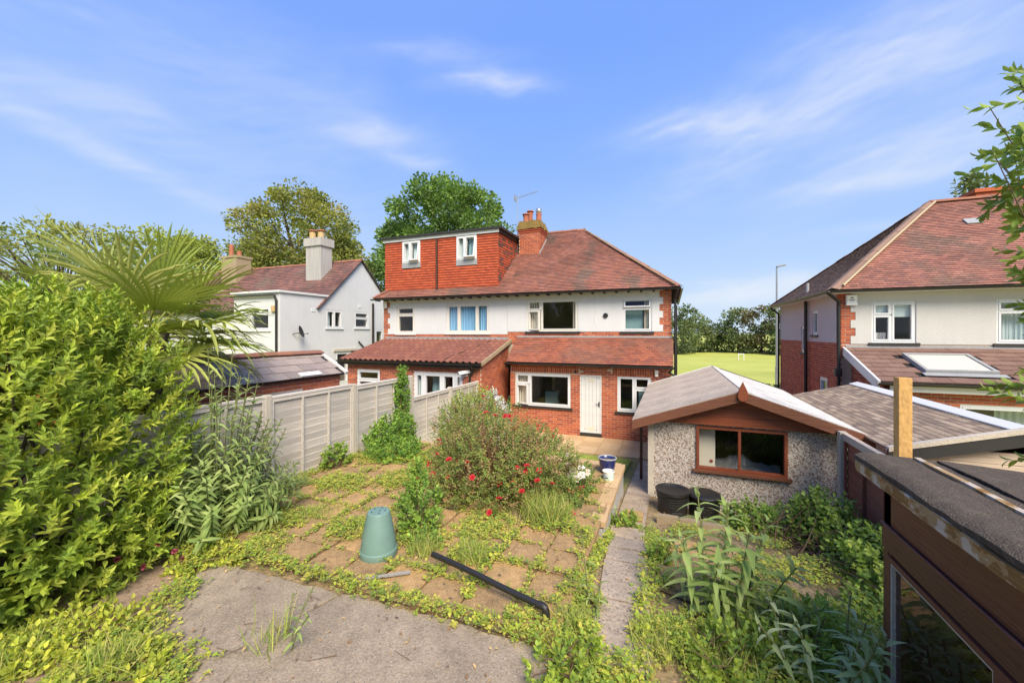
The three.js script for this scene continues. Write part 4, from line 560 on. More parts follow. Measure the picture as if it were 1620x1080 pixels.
    for (let j = 0; j < 8; j++) for (let i = -1; i < 25; i++) { const half = i < 0 && j % 2, u = half ? 0 : i * 0.33 + (j % 2) * 0.165, v = j * gl; if (u < 0) continue; if (u + 0.33 > 1.02 && u < 2.3 && v + gl > 0.5 && v < 1.6) continue; const m = new THREE.Mesh(T, M.bigTiles[Math.floor(r() * 3)]); m.name = 'roof_tile'; Ft.clone().multiply(new THREE.Matrix4().makeTranslation(u, v, (r() - 0.5) * 0.006)).decompose(m.position, m.quaternion, m.scale); if (half) m.scale.x = 0.49; add(deck, m); }
    const sk = ringG(1.02, 2.3, 0.5, 1.62, 0.07, 0.0, 0.11, Ft), w = mesh('roof_window', sk, M.lead, deck), p = new Acc(); p.m = Ft; p.box(1.09, 2.23, 0.57, 1.55, 0.05, 0.08); mesh('blind', p.build(), M.curtainCream, w); const q = new Acc(); q.m = Ft; q.quad([1.09, 0.57, 0.095], [2.23, 0.57, 0.095], [2.23, 1.55, 0.095], [1.09, 1.55, 0.095]); mesh('pane', q.build(), M.glass, w); const ap = new Acc(); ap.m = Ft; ap.box(0.95, 2.4, 0.34, 0.497, 0.03, 0.045); mesh('apron', ap.build(), M.lead, w);
    const bb = new Acc(); bb.m = Ft; bb.box(-0.05, -0.003, -0.02, L, -0.2, 0.03); mesh('bargeboard', bb.build(), M.upvc, deck); mesh('flashing', slab(FZ(-14.15), rect(4.6, 13, 2.94, 3.06), [], 0.012, 0.032), M.lead, hC); }
  gutter(hC, [4.5, 2.25, -11.96], [13, 2.25, -11.96], M.blackPlastic, 0.065); mesh('fascia', B(4.78, 13, 2.06, 2.20, -12.10, -12.06), M.cream, hC); mesh('soffit', B(4.78, 13, 2.04, 2.058, -12.29, -12.07), M.upvc, hC);
  const fl = thing('security_light', 'small white floodlight under the gutter of the roof-window extension', 'light fitting', [7.05, 1.96, -12.2]); mesh('lamp_head', rbox(0.12, 0.09, 0.06, 0.015), M.upvc, fl); mesh('sensor', new THREE.SphereGeometry(0.03, 12, 8).translate(0, 0.07, 0.01), M.blackPlastic, fl);
}

// ---------------------------------------------------------------- pebbledashed garage
const gA = site('pebbledash_garage', 'pebbledash garage with reddish timber gable, brown bargeboards and wide brown window', 'garage', [1.1, 0, -10.4]);
{
  const F = FZ(-7.9), W = [0.4165, 1.79, 1.0, 1.765];
  mesh('wall', slab(F, rect(-0.30, 2.5, -0.2, 1.83), [W], 0.12), M.pebble, gA);
  mesh('wall', slab(FXn(-0.35), rect(-13.0, -8.0, -0.2, 1.82), [], 0.1), M.pebble, gA); mesh('wall', slab(FX(2.56), rect(8.0, 13.0, -0.2, 1.82), [], 0.1), M.pebble, gA); mesh('wall', B(-0.25, 2.46, -0.2, 1.85, -13.0, -12.9), M.pebble, gA);
  for (const x of [-0.40, 2.50]) mesh('corner_post', B(x, x + 0.10, -0.2, 1.84, -8.0, -7.88), M.concretePost, gA);
  const ap = 2.40, sl = (x) => ap - Math.abs(x - 1.1) * 0.345;
  let y = 1.80; for (let i = 0; i < 4; i++) { const h = 0.155, y1 = Math.min(y + h - 0.004, ap - 0.02), a = (ap - y) / 0.345, b = (ap - y1) / 0.345; mesh('gable_board', slab(FZ(-7.83), [[1.1 - Math.min(a, 1.58), y], [1.1 + Math.min(a, 1.58), y], [1.1 + Math.min(b, 1.58), y1], [1.1 - Math.min(b, 1.58), y1]], [], 0.05 - i * 0.004), M.redwood[i % 2], gA); y += h; }
  mesh('gable_back', slab(FZ(-7.95), [[-0.3, 1.8], [2.5, 1.8], [1.1, 2.36]], [], 0.04), M.redwood[1], gA);
  const bar = (s) => { const e = 1.1 + s * 1.76, p = [[1.1, ap + 0.03], [e, sl(e) + 0.03], [e, sl(e) - 0.13], [1.1, ap - 0.13]]; return slab(FZ(-7.62), s > 0 ? p.reverse() : p, [], 0.03); };
  for (const s of [-1, 1]) mesh('bargeboard', bar(s), M.barge, gA);
  { const sh = new THREE.Shape(); sh.moveTo(0, 0.17); sh.bezierCurveTo(0.02, 0.10, 0.075, 0.03, 0.07, -0.06); sh.bezierCurveTo(0.065, -0.12, 0.03, -0.14, 0, -0.14); sh.bezierCurveTo(-0.03, -0.14, -0.065, -0.12, -0.07, -0.06); sh.bezierCurveTo(-0.075, 0.03, -0.02, 0.10, 0, 0.17); mesh('finial', new THREE.ExtrudeGeometry(sh, { depth: 0.035, bevelThickness: 0.006, bevelSize: 0.006, bevelSegments: 2 }).translate(1.1, 2.42, -7.612), M.redwood[0], gA); }
  const roof = (x0, x1) => { const a = new Acc(), y0 = sl(x0) + 0.02, y1 = sl(x1) + 0.02; a.hexa([[x0, y0, -7.64], [x1, y1, -7.64], [x1, y1, -13.1], [x0, y0, -13.1], [x0, y0 + 0.022, -7.635], [x1, y1 + 0.022, -7.635], [x1, y1 + 0.022, -13.1], [x0, y0 + 0.022, -13.1]]); return a.build(); };
  mesh('roof_slope', roof(-0.66, 1.098), M.garageFelt, gA); mesh('roof_slope', roof(1.102, 2.86), M.garagePale, gA);
  { const a = new Acc(); a.hexa([[0.93, sl(0.93) + 0.046, -7.66], [1.1, ap + 0.046, -7.66], [1.1, ap + 0.046, -13.12], [0.93, sl(0.93) + 0.046, -13.12], [0.93, sl(0.93) + 0.056, -7.66], [1.1, ap + 0.062, -7.66], [1.1, ap + 0.062, -13.12], [0.93, sl(0.93) + 0.056, -13.12]].map(([x, yy, z]) => [x + 0.17, 2 * ap * 0 + (x > 1.05 ? sl(1.27) + (yy - ap) : ap + (yy - sl(0.93))), z])); mesh('ridge_cap', a.build(), M.garagePale, gA); }
  mesh('verge_trim', slab(FZ(-13.13), [[-0.68, sl(-0.68) + 0.06], [1.1, ap + 0.06], [1.1, ap - 0.06], [-0.68, sl(-0.68) - 0.06]].reverse(), [], 0.03), M.upvc, gA); mesh('verge_trim', slab(FZ(-13.13), [[1.1, ap + 0.06], [2.88, sl(2.88) + 0.06], [2.88, sl(2.88) - 0.06], [1.1, ap - 0.06]].reverse(), [], 0.03), M.blackPaint, gA);
  mesh('eave_board', B(-0.66, -0.63, 1.70, 1.80, -13.0, -7.66), M.barge, gA);
  const wn = mesh('window', join([ringG(...W, 0.045, -0.06, 0.035, F), B(1.07, 1.112, 1.045, 1.72, -7.95, -7.87)]), M.redwood[1], gA);
  mesh('sill', B(0.36, 1.85, 0.955, 0.998, -7.96, -7.83), M.barge, wn);
  for (const [a, b] of [[0.46, 1.07], [1.112, 1.745]]) { const p = new Acc(); p.m = F; p.quad([a, 1.045, -0.02], [b, 1.045, -0.02], [b, 1.72, -0.02], [a, 1.72, -0.02]); mesh('pane', p.build(), M.glass, wn); }
  mesh('roof_board', B(-0.25, 2.45, 1.80, 1.82, -12.9, -8.05), M.blackPaint, gA);
  const sp = mesh('downpipe', join([B(-0.63, -0.57, 0.12, 1.72, -9.15, -9.09)]), M.brownPipe, gA); mesh('pipe_shoe', B(-0.635, -0.565, 0.05, 0.118, -9.155, -9.085), M.blackPlastic, sp);
  const bd = thing('white_board', 'pale board with round badge standing inside the garage window', 'board', [0.6, 0.85, -8.1]); mesh('sheet', rbox(0.27, 0.95, 0.02, 0.004).translate(0, 0.45, 0), M.curtainCream, bd); mesh('badge', new THREE.CylinderGeometry(0.03, 0.03, 0.004, 18).rotateX(Math.PI / 2).translate(0.07, 0.25, 0.013), M.redwood[0], bd);
  const pg = new THREE.PlaneGeometry(1.15, 0.6, 40, 20).rotateX(-0.9); { const p = pg.attributes.position; for (let i = 0; i < p.count; i++) p.setY(i, p.getY(i) + 0.28 * (fbm(p.getX(i) * 5, p.getZ(i) * 9, 4, 501) - 0.5)); pg.computeVertexNormals(); } tag(mesh('plastic_sheet', pg.translate(1.25, 0.86, -8.4), new THREE.MeshPhysicalMaterial({ color: C3([0.75, 0.77, 0.77]), roughness: 0.3, transmission: 0.7, thickness: 0 })), 'crumpled clear plastic sheeting inside the garage window', 'plastic sheet');
}
const gB = site('felt_roofed_garage', 'low garage with brown shingled roof, white ridge strip and dark fascia', 'garage', [4.1, 0, -9.4]);
{
  const ap = 2.2, sl = (x) => ap - Math.abs(x - 4.1) * 0.27, roof = (x0, x1) => { const a = new Acc(), y0 = sl(x0), y1 = sl(x1); a.hexa([[x0, y0, -6.9], [x1, y1, -6.9], [x1, y1, -11.9], [x0, y0, -11.9], [x0, y0 + 0.02, -6.9], [x1, y1 + 0.02, -6.9], [x1, y1 + 0.02, -11.9], [x0, y0 + 0.02, -11.9]]); return a.build(); };
  const deck = mesh('roof', roof(2.72, 4.098), M.stone, gB); mesh('roof', roof(4.102, 5.5), M.stone, gB);
  { const a = new Acc(true), r = rng(161); let row = 0; for (let s = 0; s < 1.3; s += 0.085, row++) for (let z = 6.9 - (row % 2) * 0.1; z < 11.9; z += 0.2) { const x0 = 2.72 + s, x1 = Math.min(x0 + 0.1, 4.06), z0 = Math.max(z + 0.004, 6.9), z1 = Math.min(z + 0.196, 11.9), c = tint([[0.28, 0.205, 0.14], [0.24, 0.175, 0.125], [0.34, 0.255, 0.18], [0.20, 0.145, 0.105]][Math.floor(r() * 4)], 0.85 + 0.3 * r()); if (z1 - z0 < 0.03) continue; a.hexa([[x0, sl(x0) + 0.018, -z0], [x1, sl(x1) + 0.018, -z0], [x1, sl(x1) + 0.018, -z1], [x0, sl(x0) + 0.018, -z1], [x0, sl(x0) + 0.028 + r() * 0.004, -z0], [x1, sl(x1) + 0.023, -z0], [x1, sl(x1) + 0.023, -z1], [x0, sl(x0) + 0.028, -z1]], c, 'b'); } stuff(mesh('shingles', a.build(), M.tileMass, deck)); }
  const rc = new Acc(); rc.hexa([[3.94, sl(3.94) + 0.034, -6.9], [4.2, ap + 0.012, -6.9], [4.2, ap + 0.012, -11.9], [3.94, sl(3.94) + 0.034, -11.9], [3.94, sl(3.94) + 0.05, -6.9], [4.1, ap + 0.055, -6.9], [4.1, ap + 0.055, -11.9], [3.94, sl(3.94) + 0.05, -11.9]]); mesh('ridge_strip', rc.build(), M.upvc, gB);
  for (const [x0, x1, m] of [[2.7, 4.1, 0], [4.1, 5.52, 0]]) { const p = [[x0, sl(x0) + 0.03], [x0, sl(x0) - 0.16], [x1, sl(x1) - 0.16], [x1, sl(x1) + 0.03]]; mesh('fascia', slab(FZ(-6.86), p, [], 0.035), M.blackPaint, gB); const q = [[x0, sl(x0) + 0.06], [x0, sl(x0) + 0.0], [x1, sl(x1) + 0.0], [x1, sl(x1) + 0.06]]; mesh('verge_trim', slab(FZ(-6.85), q, [], 0.09, 0.004), M.concretePost, gB); }
  for (let i = 0; i < 12; i++) mesh('wall_board', B(2.85, 5.4, 0.1 + i * 0.15, 0.244 + i * 0.15, -7.05, -7.0 + (i % 2) * 0.004), M.paleWood, gB);
  mesh('wall', B(2.85, 2.95, 0, 1.84, -11.8, -7.06), M.pebble, gB); mesh('wall', B(5.3, 5.4, 0, 1.84, -11.8, -7.06), M.pebble, gB); mesh('wall', B(2.96, 5.29, 0, 1.84, -11.8, -11.7), M.pebble, gB);
}

// ---------------------------------------------------------------- the dark shed beside the camera
const shed = site('timber_shed', 'dark brown timber shed with black felt roof and big window', 'shed', [1.9, 1, -1.6]);
{
  const X = 1.35, F = FXn(X), z0 = -3.49, z1 = 0.7, top = 2.36;
  const slope = (x) => 2.52 - (x - 1.25) * 0.075;
  mesh('corner_post', B(X, X + 0.08, 0.6, top, z0, z0 + 0.09), M.shedBrown[0], shed);
  for (let i = 0; i < 2; i++) mesh('board', B(X - 0.012 * i, X + 0.03, 2.125 - i * 0.17, 2.345 - i * 0.225, z0 + 0.002 - 0.003 * i, z1), M.shedBrown[i], shed);
  mesh('moulding', rod([X - 0.014, 2.118, z0], [X - 0.014, 2.118, z1], 0.009, 0.009, 6), M.shedBrown[2], shed);
  for (let i = 0; i < 3; i++) mesh('board', B(X + 0.002, X + 0.03, 0.55 + i * 0.165, 0.711 + i * 0.165, z0 + 0.09, z1), M.shedBrown[i], shed);
  const lights = [[-3.40, -2.47], [-2.41, -1.35], [-1.29, -0.25], [-0.19, 0.65]];
  for (const [a, b] of lights) {
    const w = mesh('window', ringG(a - 0.03, b + 0.03, 1.05, 1.925, 0.035, -0.05, 0.008, F), M.shedBrown[2], shed);
    const st = ringG(a + 0.005, b - 0.005, 1.085, 1.89, 0.012, -0.02, 0.004, F); mesh('putty', st, M.greyStone, w);
    const p = new Acc(); p.m = F; p.quad([a + 0.015, 1.095, -0.02], [b - 0.015, 1.095, -0.02], [b - 0.015, 1.88, -0.02], [a + 0.015, 1.88, -0.02]); mesh('pane', p.build(), M.glass, w);
  }
  for (const [a, b] of [[-3.49, -3.43], [-2.44, -2.44 + 0.0]]) if (b > a) mesh('stile', B(X - 0.004, X + 0.03, 0.55, 1.95, a, b), M.shedBrown[1], shed);
  mesh('wall', B(X + 0.1, 2.5, 0.5, 2.3, z0, z0 + 0.04), M.shedBrown[1], shed); mesh('wall', B(2.46, 2.5, 0.5, 2.25, z0 + 0.05, z1), M.shedBrown[1], shed); mesh('wall', B(X + 0.04, 2.45, 0.5, 2.3, z1 - 0.05, z1), M.shedBrown[1], shed); mesh('floor', B(X + 0.04, 2.45, 0.85, 0.9, z0 + 0.05, z1 - 0.06), M.shedBrown[0], shed);
  // fascia rail with flaking paint and the felt above it
  const fb = new THREE.BoxGeometry(0.05, 0.075, 4.38, 2, 2, 84); { const p = fb.attributes.position; for (let i = 0; i < p.count; i++) { const n = fbm(p.getZ(i) * 6, p.getY(i) * 30, 3, 601) - 0.5; p.setX(i, p.getX(i) + n * 0.012); p.setY(i, p.getY(i) + n * 0.014 * (p.getY(i) > 0 ? 1 : 0.5)); } fb.computeVertexNormals(); const uv = fb.attributes.uv; for (let i = 0; i < p.count; i++) uv.setXY(i, p.getZ(i), p.getY(i) + p.getX(i)); } mesh('fascia_rail', fb.translate(1.285, 2.435, -1.5), M.weathered, shed);
  const fg = new THREE.BoxGeometry(1.36, 0.03, 4.5, 60, 1, 150); { const p = fg.attributes.position, uv = fg.attributes.uv; for (let i = 0; i < p.count; i++) { const x = p.getX(i) + 1.95, z = p.getZ(i) - 1.49, e = clamp((1.36 - x) / 0.09); const n = (fbm(x * 3, z * 3, 4, 611) - 0.5) * 0.022 + (fbm(x * 14, z * 9, 3, 613) - 0.5) * 0.008; p.setXYZ(i, x + (p.getX(i) < -0.67 ? 0.012 * (fbm(z * 7, 1, 3, 617) - 0.5) : 0), slope(x) + p.getY(i) + n - e * e * 0.03, z); uv.setXY(i, x, z + p.getY(i)); } fg.computeVertexNormals(); } mesh('felt_roof', fg, M.shedFelt, shed);
  const nB = new THREE.BoxGeometry(0.035, 0.016, 4.3, 1, 1, 66); { const p = nB.attributes.position; for (let i = 0; i < p.count; i++) { p.setX(i, p.getX(i) + 1.62 + (fbm(p.getZ(i) * 4, 3, 3, 621) - 0.5) * 0.02); p.setY(i, p.getY(i) + slope(1.62) + 0.024 + (fbm(p.getZ(i) * 3, 9, 3, 623) - 0.5) * 0.016); p.setZ(i, p.getZ(i) - 1.55); } nB.computeVertexNormals(); const uv = nB.attributes.uv; for (let i = 0; i < p.count; i++) uv.setXY(i, p.getZ(i), p.getX(i)); } mesh('batten', nB, M.weathered, shed);
  const lap = new THREE.BoxGeometry(0.5, 0.012, 4.46, 14, 1, 110); { const p = lap.attributes.position, uv = lap.attributes.uv; for (let i = 0; i < p.count; i++) { const x = p.getX(i) + 1.98, z = p.getZ(i) - 1.49; p.setXYZ(i, x + 0.02 * (fbm(z * 3, 5, 3, 631) - 0.5), slope(x) + 0.027 + p.getY(i) + (fbm(x * 4, z * 3, 3, 633) - 0.5) * 0.016, z); uv.setXY(i, x + 0.3, z + 0.2); } lap.computeVertexNormals(); } mesh('felt_lap', lap, M.shedFelt, shed);
  const wp = thing('timber_post', 'new yellow square timber post rising behind the felt shed roof', 'post', [1.71, 0.4, -4.12]); mesh('shaft', rbox(0.085, 2.65, 0.085, 0.005).translate(0, 1.325, 0), M.fresh, wp);
}

// ---------------------------------------------------------------- boundary fences
const FENCE_X = -5.85;
const fence = site('garden_fence', 'weathered grey lapped fence panels between concrete posts', 'fence', [FENCE_X, 1, -6.5]);
{
  const Ds = [0.75, 2.6, 4.45, 6.28, 8.17, 10.03, 11.75], tops = [2.42, 2.42, 2.40, 2.36, 2.34, 1.84, 1.82], r = rng(171), pg = rbox(0.1, 1, 0.11, 0.012);
  Ds.forEach((d, i) => { const m = mesh('concrete_post', pg, M.concretePost, fence), h = tops[i] + 0.04 + 0.5; m.scale.y = h; m.position.add(V(FENCE_X, tops[i] + 0.04 - h / 2, -d)); });
  for (let i = 0; i < Ds.length - 1; i++) {
    const a = Ds[i] + 0.055, b = Ds[i + 1] - 0.055, L = b - a, top = i >= 4 ? 1.82 : tops[i] - 0.02, bot = i >= 4 ? 0.2 : 0.93, n = Math.round((top - bot) / 0.125);
    for (let k = 0; k < n; k++) { const m = mesh('slat', unitBox, M.fenceGrey[Math.floor(r() * 4)], fence), y = bot + (k + 0.5) * (top - bot) / n; m.scale.set(L, (top - bot) / n + 0.02, 0.011); m.rotation.set(0, -Math.PI / 2, 0); m.rotation.order = 'YXZ'; m.rotation.x = 0.10; m.rotation.z = (r() - 0.5) * 0.008; m.rotation.y = Math.PI / 2; m.position.add(V(FENCE_X - 0.005 + 0.004 * r(), y, -(a + b) / 2)); }
    for (let k = 0; k <= 3; k++) { const d = a + 0.02 + (L - 0.04) * k / 3; mesh('batten', B(FENCE_X + 0.014, FENCE_X + 0.038, bot, top, -d - 0.018, -d + 0.018), M.fenceGrey[1], fence); }
    mesh('cap_rail', B(FENCE_X - 0.03, FENCE_X + 0.045, top + 0.001, top + 0.03, -b, -a), M.fenceGrey[2], fence); mesh('top_rail', B(FENCE_X + 0.0145, FENCE_X + 0.036, top - 0.06, top - 0.002, -b, -a), M.fenceGrey[0], fence);
  }
}
const bf = site('brown_fence', 'red-brown lapped fence panels between the garage and the dark shed', 'fence', [2.45, 0.6, -5.6]);
{
  const r = rng(181); mesh('concrete_post', rbox(0.1, 1.7, 0.12, 0.012).translate(2.42, 1.06, -7.55), M.concretePost, bf); mesh('concrete_post', rbox(0.1, 1.7, 0.12, 0.012).translate(2.47, 1.06, -5.6), M.concretePost, bf);
  for (const [a, b] of [[5.66, 7.47], [3.75, 5.54]]) { for (let k = 0; k < 10; k++) { const m = mesh('slat', unitBox, M.fenceBrown[Math.floor(r() * 3)], bf); m.scale.set(b - a, 0.155, 0.012); m.rotation.set(0.1, -Math.PI / 2, 0, 'YXZ'); m.position.add(V(2.46, 0.5 + k * 0.134, -(a + b) / 2)); } for (let k = 0; k <= 3; k++) { const d = a + 0.02 + (b - a - 0.04) * k / 3; mesh('batten', B(2.41, 2.442, 0.42, 1.78, -d - 0.02, -d + 0.02), M.fenceBrown[1], bf); } }
  mesh('rail', B(2.40, 2.47, 1.80, 1.90, -7.48, -5.55), M.paleWood, bf);
}

// ---------------------------------------------------------------- ground
const lowG = (D) => table([[-8, 1.0], [2.9, 1.0], [4.2, 0.93], [5.3, 0.76], [5.9, 0.58], [7.6, 0.44], [9.4, 0.2], [11.2, -0.02], [60, -0.03]], D);
const upG = (D) => 1.0 - 0.013 * Math.max(0, D - 3);
const rightG = (D) => table([[-8, 0.95], [2.9, 0.95], [4.0, 0.86], [5.4, 0.68], [7.6, 0.38], [8.5, 0.1], [60, -0.03]], D);
const leftG = (D) => table([[-8, 0.85], [6, 0.7], [9, 0.2], [11, -0.02], [60, -0.03]], D);
function groundY(x, D) {
  if (x < -5.95) return leftG(D);
  if (x < -0.86 && D < 7.62) return upG(D);
  if (x < -0.3) return lowG(D);
  return mix(lowG(D), rightG(D), clamp((x + 0.3) / 0.5));
}
function sheet(x0, x1, D0, D1, step, fy, uvs = 1) {
  const nx = Math.round((x1 - x0) / step), nd = Math.round((D1 - D0) / step), g = new THREE.PlaneGeometry(1, 1, nx, nd), p = g.attributes.position, uv = g.attributes.uv;
  for (let i = 0; i < p.count; i++) { const x = mix(x0, x1, p.getX(i) + 0.5), D = mix(D0, D1, p.getY(i) + 0.5); p.setXYZ(i, x, fy(x, D), -D); uv.setXY(i, x * uvs, D * uvs); }
  g.computeVertexNormals(); return g;
}
struct('ground', sheet(-1500, 1500, -300, 2200, 100, () => -0.25), M.field);
struct('field', sheet(-120, 160, 30.5, 150, 2, (x, D) => -0.03 + 0.35 * sstep(60, 80, D) * fbm(x * 0.05, D * 0.05, 2, 8)), M.field);
struct('road', sheet(-120, 160, 24.6, 29, 4, () => -0.06), M.asphalt);
struct('kerb', B(-120, 160, -0.2, 0.06, -24.6, -24.4), M.concretePost); struct('pavement', sheet(-120, 160, 22.6, 24.4, 2, () => 0.05), M.path); struct('verge', sheet(-120, 160, 29, 30.5, 1.5, () => -0.02), M.asphalt);
struct('driveway', sheet(0.2, 4.4, 12.6, 22.6, 0.5, () => 0.0), M.path);
struct('garden_soil', sheet(-14, 6, -4, 14.2, 0.1, (x, D) => groundY(x, D) - 0.012 + 0.05 * (fbm(x * 1.7, D * 1.7, 4, 701) - 0.5) - (D < 3 && x < -0.7 && x > -4.9 ? 0.03 : 0)), M.soil);
// flagstones by the house
{
  const pv = struct('patio', B(-5.6, -0.36, -0.3, -0.045, -13.25, -11.25), M.path), r = rng(191), g = rbox(0.595, 0.05, 0.595, 0.008);
  for (let i = 0; i < 9; i++) for (let j = 0; j < 3; j++) { const m = mesh('paving_slab', g, M.patioSlabs[Math.floor(r() * 3)], pv); m.position.set(-5.3 + i * 0.6, -0.015 + (r() - 0.5) * 0.008, -13.0 + j * 0.6); m.rotation.y = (r() - 0.5) * 0.01; }
}
// lawn
struct('lawn', sheet(-5.75, -1.0, 7.7, 11.25, 0.12, (x, D) => lowG(D) + 0.03 + 0.03 * (fbm(x * 2, D * 2, 3, 711) - 0.5)), M.field);
// old square slabs on the raised garden
{
  const terrace = struct('terrace', sheet(-5.75, -0.9, 2.98, 7.55, 0.2, (x, D) => upG(D) + 0.004), M.soil), r = rng(201), gs = [rbox(0.425, 0.06, 0.425, 0.007), rbox(0.42, 0.06, 0.43, 0.007), rbox(0.43, 0.06, 0.415, 0.007)];
  for (let i = 0; i < 11; i++) for (let j = 0; j < 10; j++) {
    if (r() < 0.05) continue;
    const x = -5.56 + i * 0.452, D = 3.2 + j * 0.452 + (i % 2) * 0.05, m = mesh('paving_slab', gs[Math.floor(r() * 3)], M.slabs[Math.floor(r() * 4)], terrace);
    m.position.set(x + (r() - 0.5) * 0.012, upG(D) + 0.008 + (r() - 0.5) * 0.018, -D); m.rotation.set((r() - 0.5) * 0.035 + 0.013, (r() - 0.5) * 0.04, (r() - 0.5) * 0.035);
  }
}
// concrete hardstanding in the foreground: two bays with a broken edge
{
  const bay = (pts, seed, y) => { const out = [], r = rng(seed); for (let i = 0; i < pts.length; i++) { const a = pts[i], b = pts[(i + 1) % pts.length], n = Math.max(1, Math.round(Math.hypot(a[0] - b[0], a[1] - b[1]) / 0.09)); for (let k = 0; k < n; k++) { const t = k / n, e = k ? 0.028 : 0; out.push(new THREE.Vector2(mix(a[0], b[0], t) + gauss(r) * e, mix(a[1], b[1], t) + gauss(r) * e)); } } return new THREE.ExtrudeGeometry(new THREE.Shape(out), { depth: 0.06, bevelEnabled: true, bevelThickness: 0.012, bevelSize: 0.01, bevelSegments: 2 }).rotateX(-Math.PI / 2).translate(0, y - 0.06, 0); };
  const pad = struct('hardstanding', sheet(-5.0, -0.72, -3, 2.85, 0.3, () => 0.955), M.soil);
  mesh('concrete_bay', bay([[-2.02, -2.5], [-0.82, -2.5], [-0.80, 2.92], [-1.8, 2.93], [-2.8, 2.86], [-2.95, 2.3], [-2.5, 0.6]], 3, 1.008), M.concrete, pad);
  mesh('concrete_bay', bay([[-3.0, -2.5], [-2.06, -2.5], [-2.54, 0.6], [-2.99, 2.3], [-2.85, 2.86], [-3.6, 2.85], [-4.5, 2.78], [-4.0, 2.0], [-3.4, 1.0]], 5, 1.0), M.concrete, pad);
  mesh('concrete_bay', bay([[-4.95, -2.5], [-3.06, -2.5], [-3.46, 1.0], [-4.08, 2.0], [-4.62, 2.74], [-5.0, 2.5]], 4, 0.992), M.bayBrown, pad);
}
// concrete path with its cracked lengths, and the lower path beside the garage
{
  const y = (D) => lowG(D) + 0.02, p = struct('garden_path', sheet(-0.86, -0.3, 2.9, 5.45, 0.1, (x, D) => lowG(D) - 0.004), M.soil), cuts = [2.95, 3.75, 4.55, 4.95, 5.42];
  for (let i = 0; i < 4; i++) { const a = cuts[i] + 0.012, b = cuts[i + 1] - 0.012, xa = (D) => -0.36 - 0.075 * (D - 3.1), g = new Acc(); g.hexa([[xa(a) - 0.21, y(a) - 0.1, -a], [xa(a) + 0.23, y(a) - 0.1, -a], [xa(b) + 0.23, y(b) - 0.1, -b], [xa(b) - 0.22, y(b) - 0.1, -b], [xa(a) - 0.21, y(a) + 0.01, -a], [xa(a) + 0.23, y(a) + 0.01 + 0.006 * i, -a], [xa(b) + 0.23, y(b) + 0.012, -b], [xa(b) - 0.22, y(b) + 0.012, -b]]); mesh('path_slab', g.build(), M.path, p); }
  struct('side_path', sheet(-0.78, -0.36, 5.9, 11.3, 0.15, (x, D) => lowG(D) + 0.025), M.path);
  const st = struct('step', rbox(0.46, 0.14, 0.3, 0.015).translate(-0.56, 0.62, -5.72), M.path);
  tag(mesh('loose_flagstone', rbox(0.24, 0.05, 0.24, 0.01).rotateX(0.15).translate(-0.52, 0.60, -6.45), M.slabs[2]), 'loose sandy flagstone lying on the path beside the black bins', 'flagstone');
}
{
  const t = struct('lower_terrace', sheet(-0.16, 0.75, 4.2, 5.7, 0.15, (x, D) => groundY(x, D) + 0.006), M.soil), r = rng(209), g = rbox(0.425, 0.06, 0.425, 0.007);
  for (let i = 0; i < 2; i++) for (let j = 0; j < 3; j++) { const x = 0.08 + i * 0.45, D = 4.45 + j * 0.46, m = mesh('paving_slab', g, M.slabs[Math.floor(r() * 4)], t); m.position.set(x, groundY(x, D) + 0.01, -D); m.rotation.set(0.17 + (r() - 0.5) * 0.03, (r() - 0.5) * 0.05, (r() - 0.5) * 0.03); }
}
// retaining wall of the raised garden
{
  const w = site('retaining_wall', 'low concrete retaining wall with weathered coping along the raised garden', 'wall', [-0.84, 0.5, -6.4]);
  const jag = (g, s, a) => { const p = g.attributes.position; for (let i = 0; i < p.count; i++) { const n = fbm(p.getZ(i) * 5, p.getY(i) * 5 + p.getX(i) * 3, 3, s) - 0.5; p.setX(i, p.getX(i) + n * a); p.setY(i, p.getY(i) + n * a * 0.6); } g.computeVertexNormals(); return g; };
  mesh('core', jag(new THREE.BoxGeometry(0.1, 0.62, 2.5, 2, 6, 30).translate(-0.86, 0.6, -6.4), 801, 0.03), M.greyStone, w);
  for (let i = 0; i < 4; i++) mesh('coping_stone', jag(new THREE.BoxGeometry(0.2, 0.07, 0.60, 4, 2, 10).translate(-0.88, 0.965, -5.5 - i * 0.615), 811 + i, 0.03), M.patioSlabs[i % 3], w);
  mesh('end_wall', jag(new THREE.BoxGeometry(4.8, 0.6, 0.12, 40, 6, 2).translate(-3.3, 0.62, -7.64), 821, 0.03), M.greyStone, w);
  for (let i = 0; i < 8; i++) mesh('coping_stone', jag(new THREE.BoxGeometry(0.59, 0.07, 0.24, 8, 2, 3).translate(-1.15 - i * 0.61, 0.955, -7.6), 831 + i, 0.03), M.patioSlabs[i % 3], w);
}
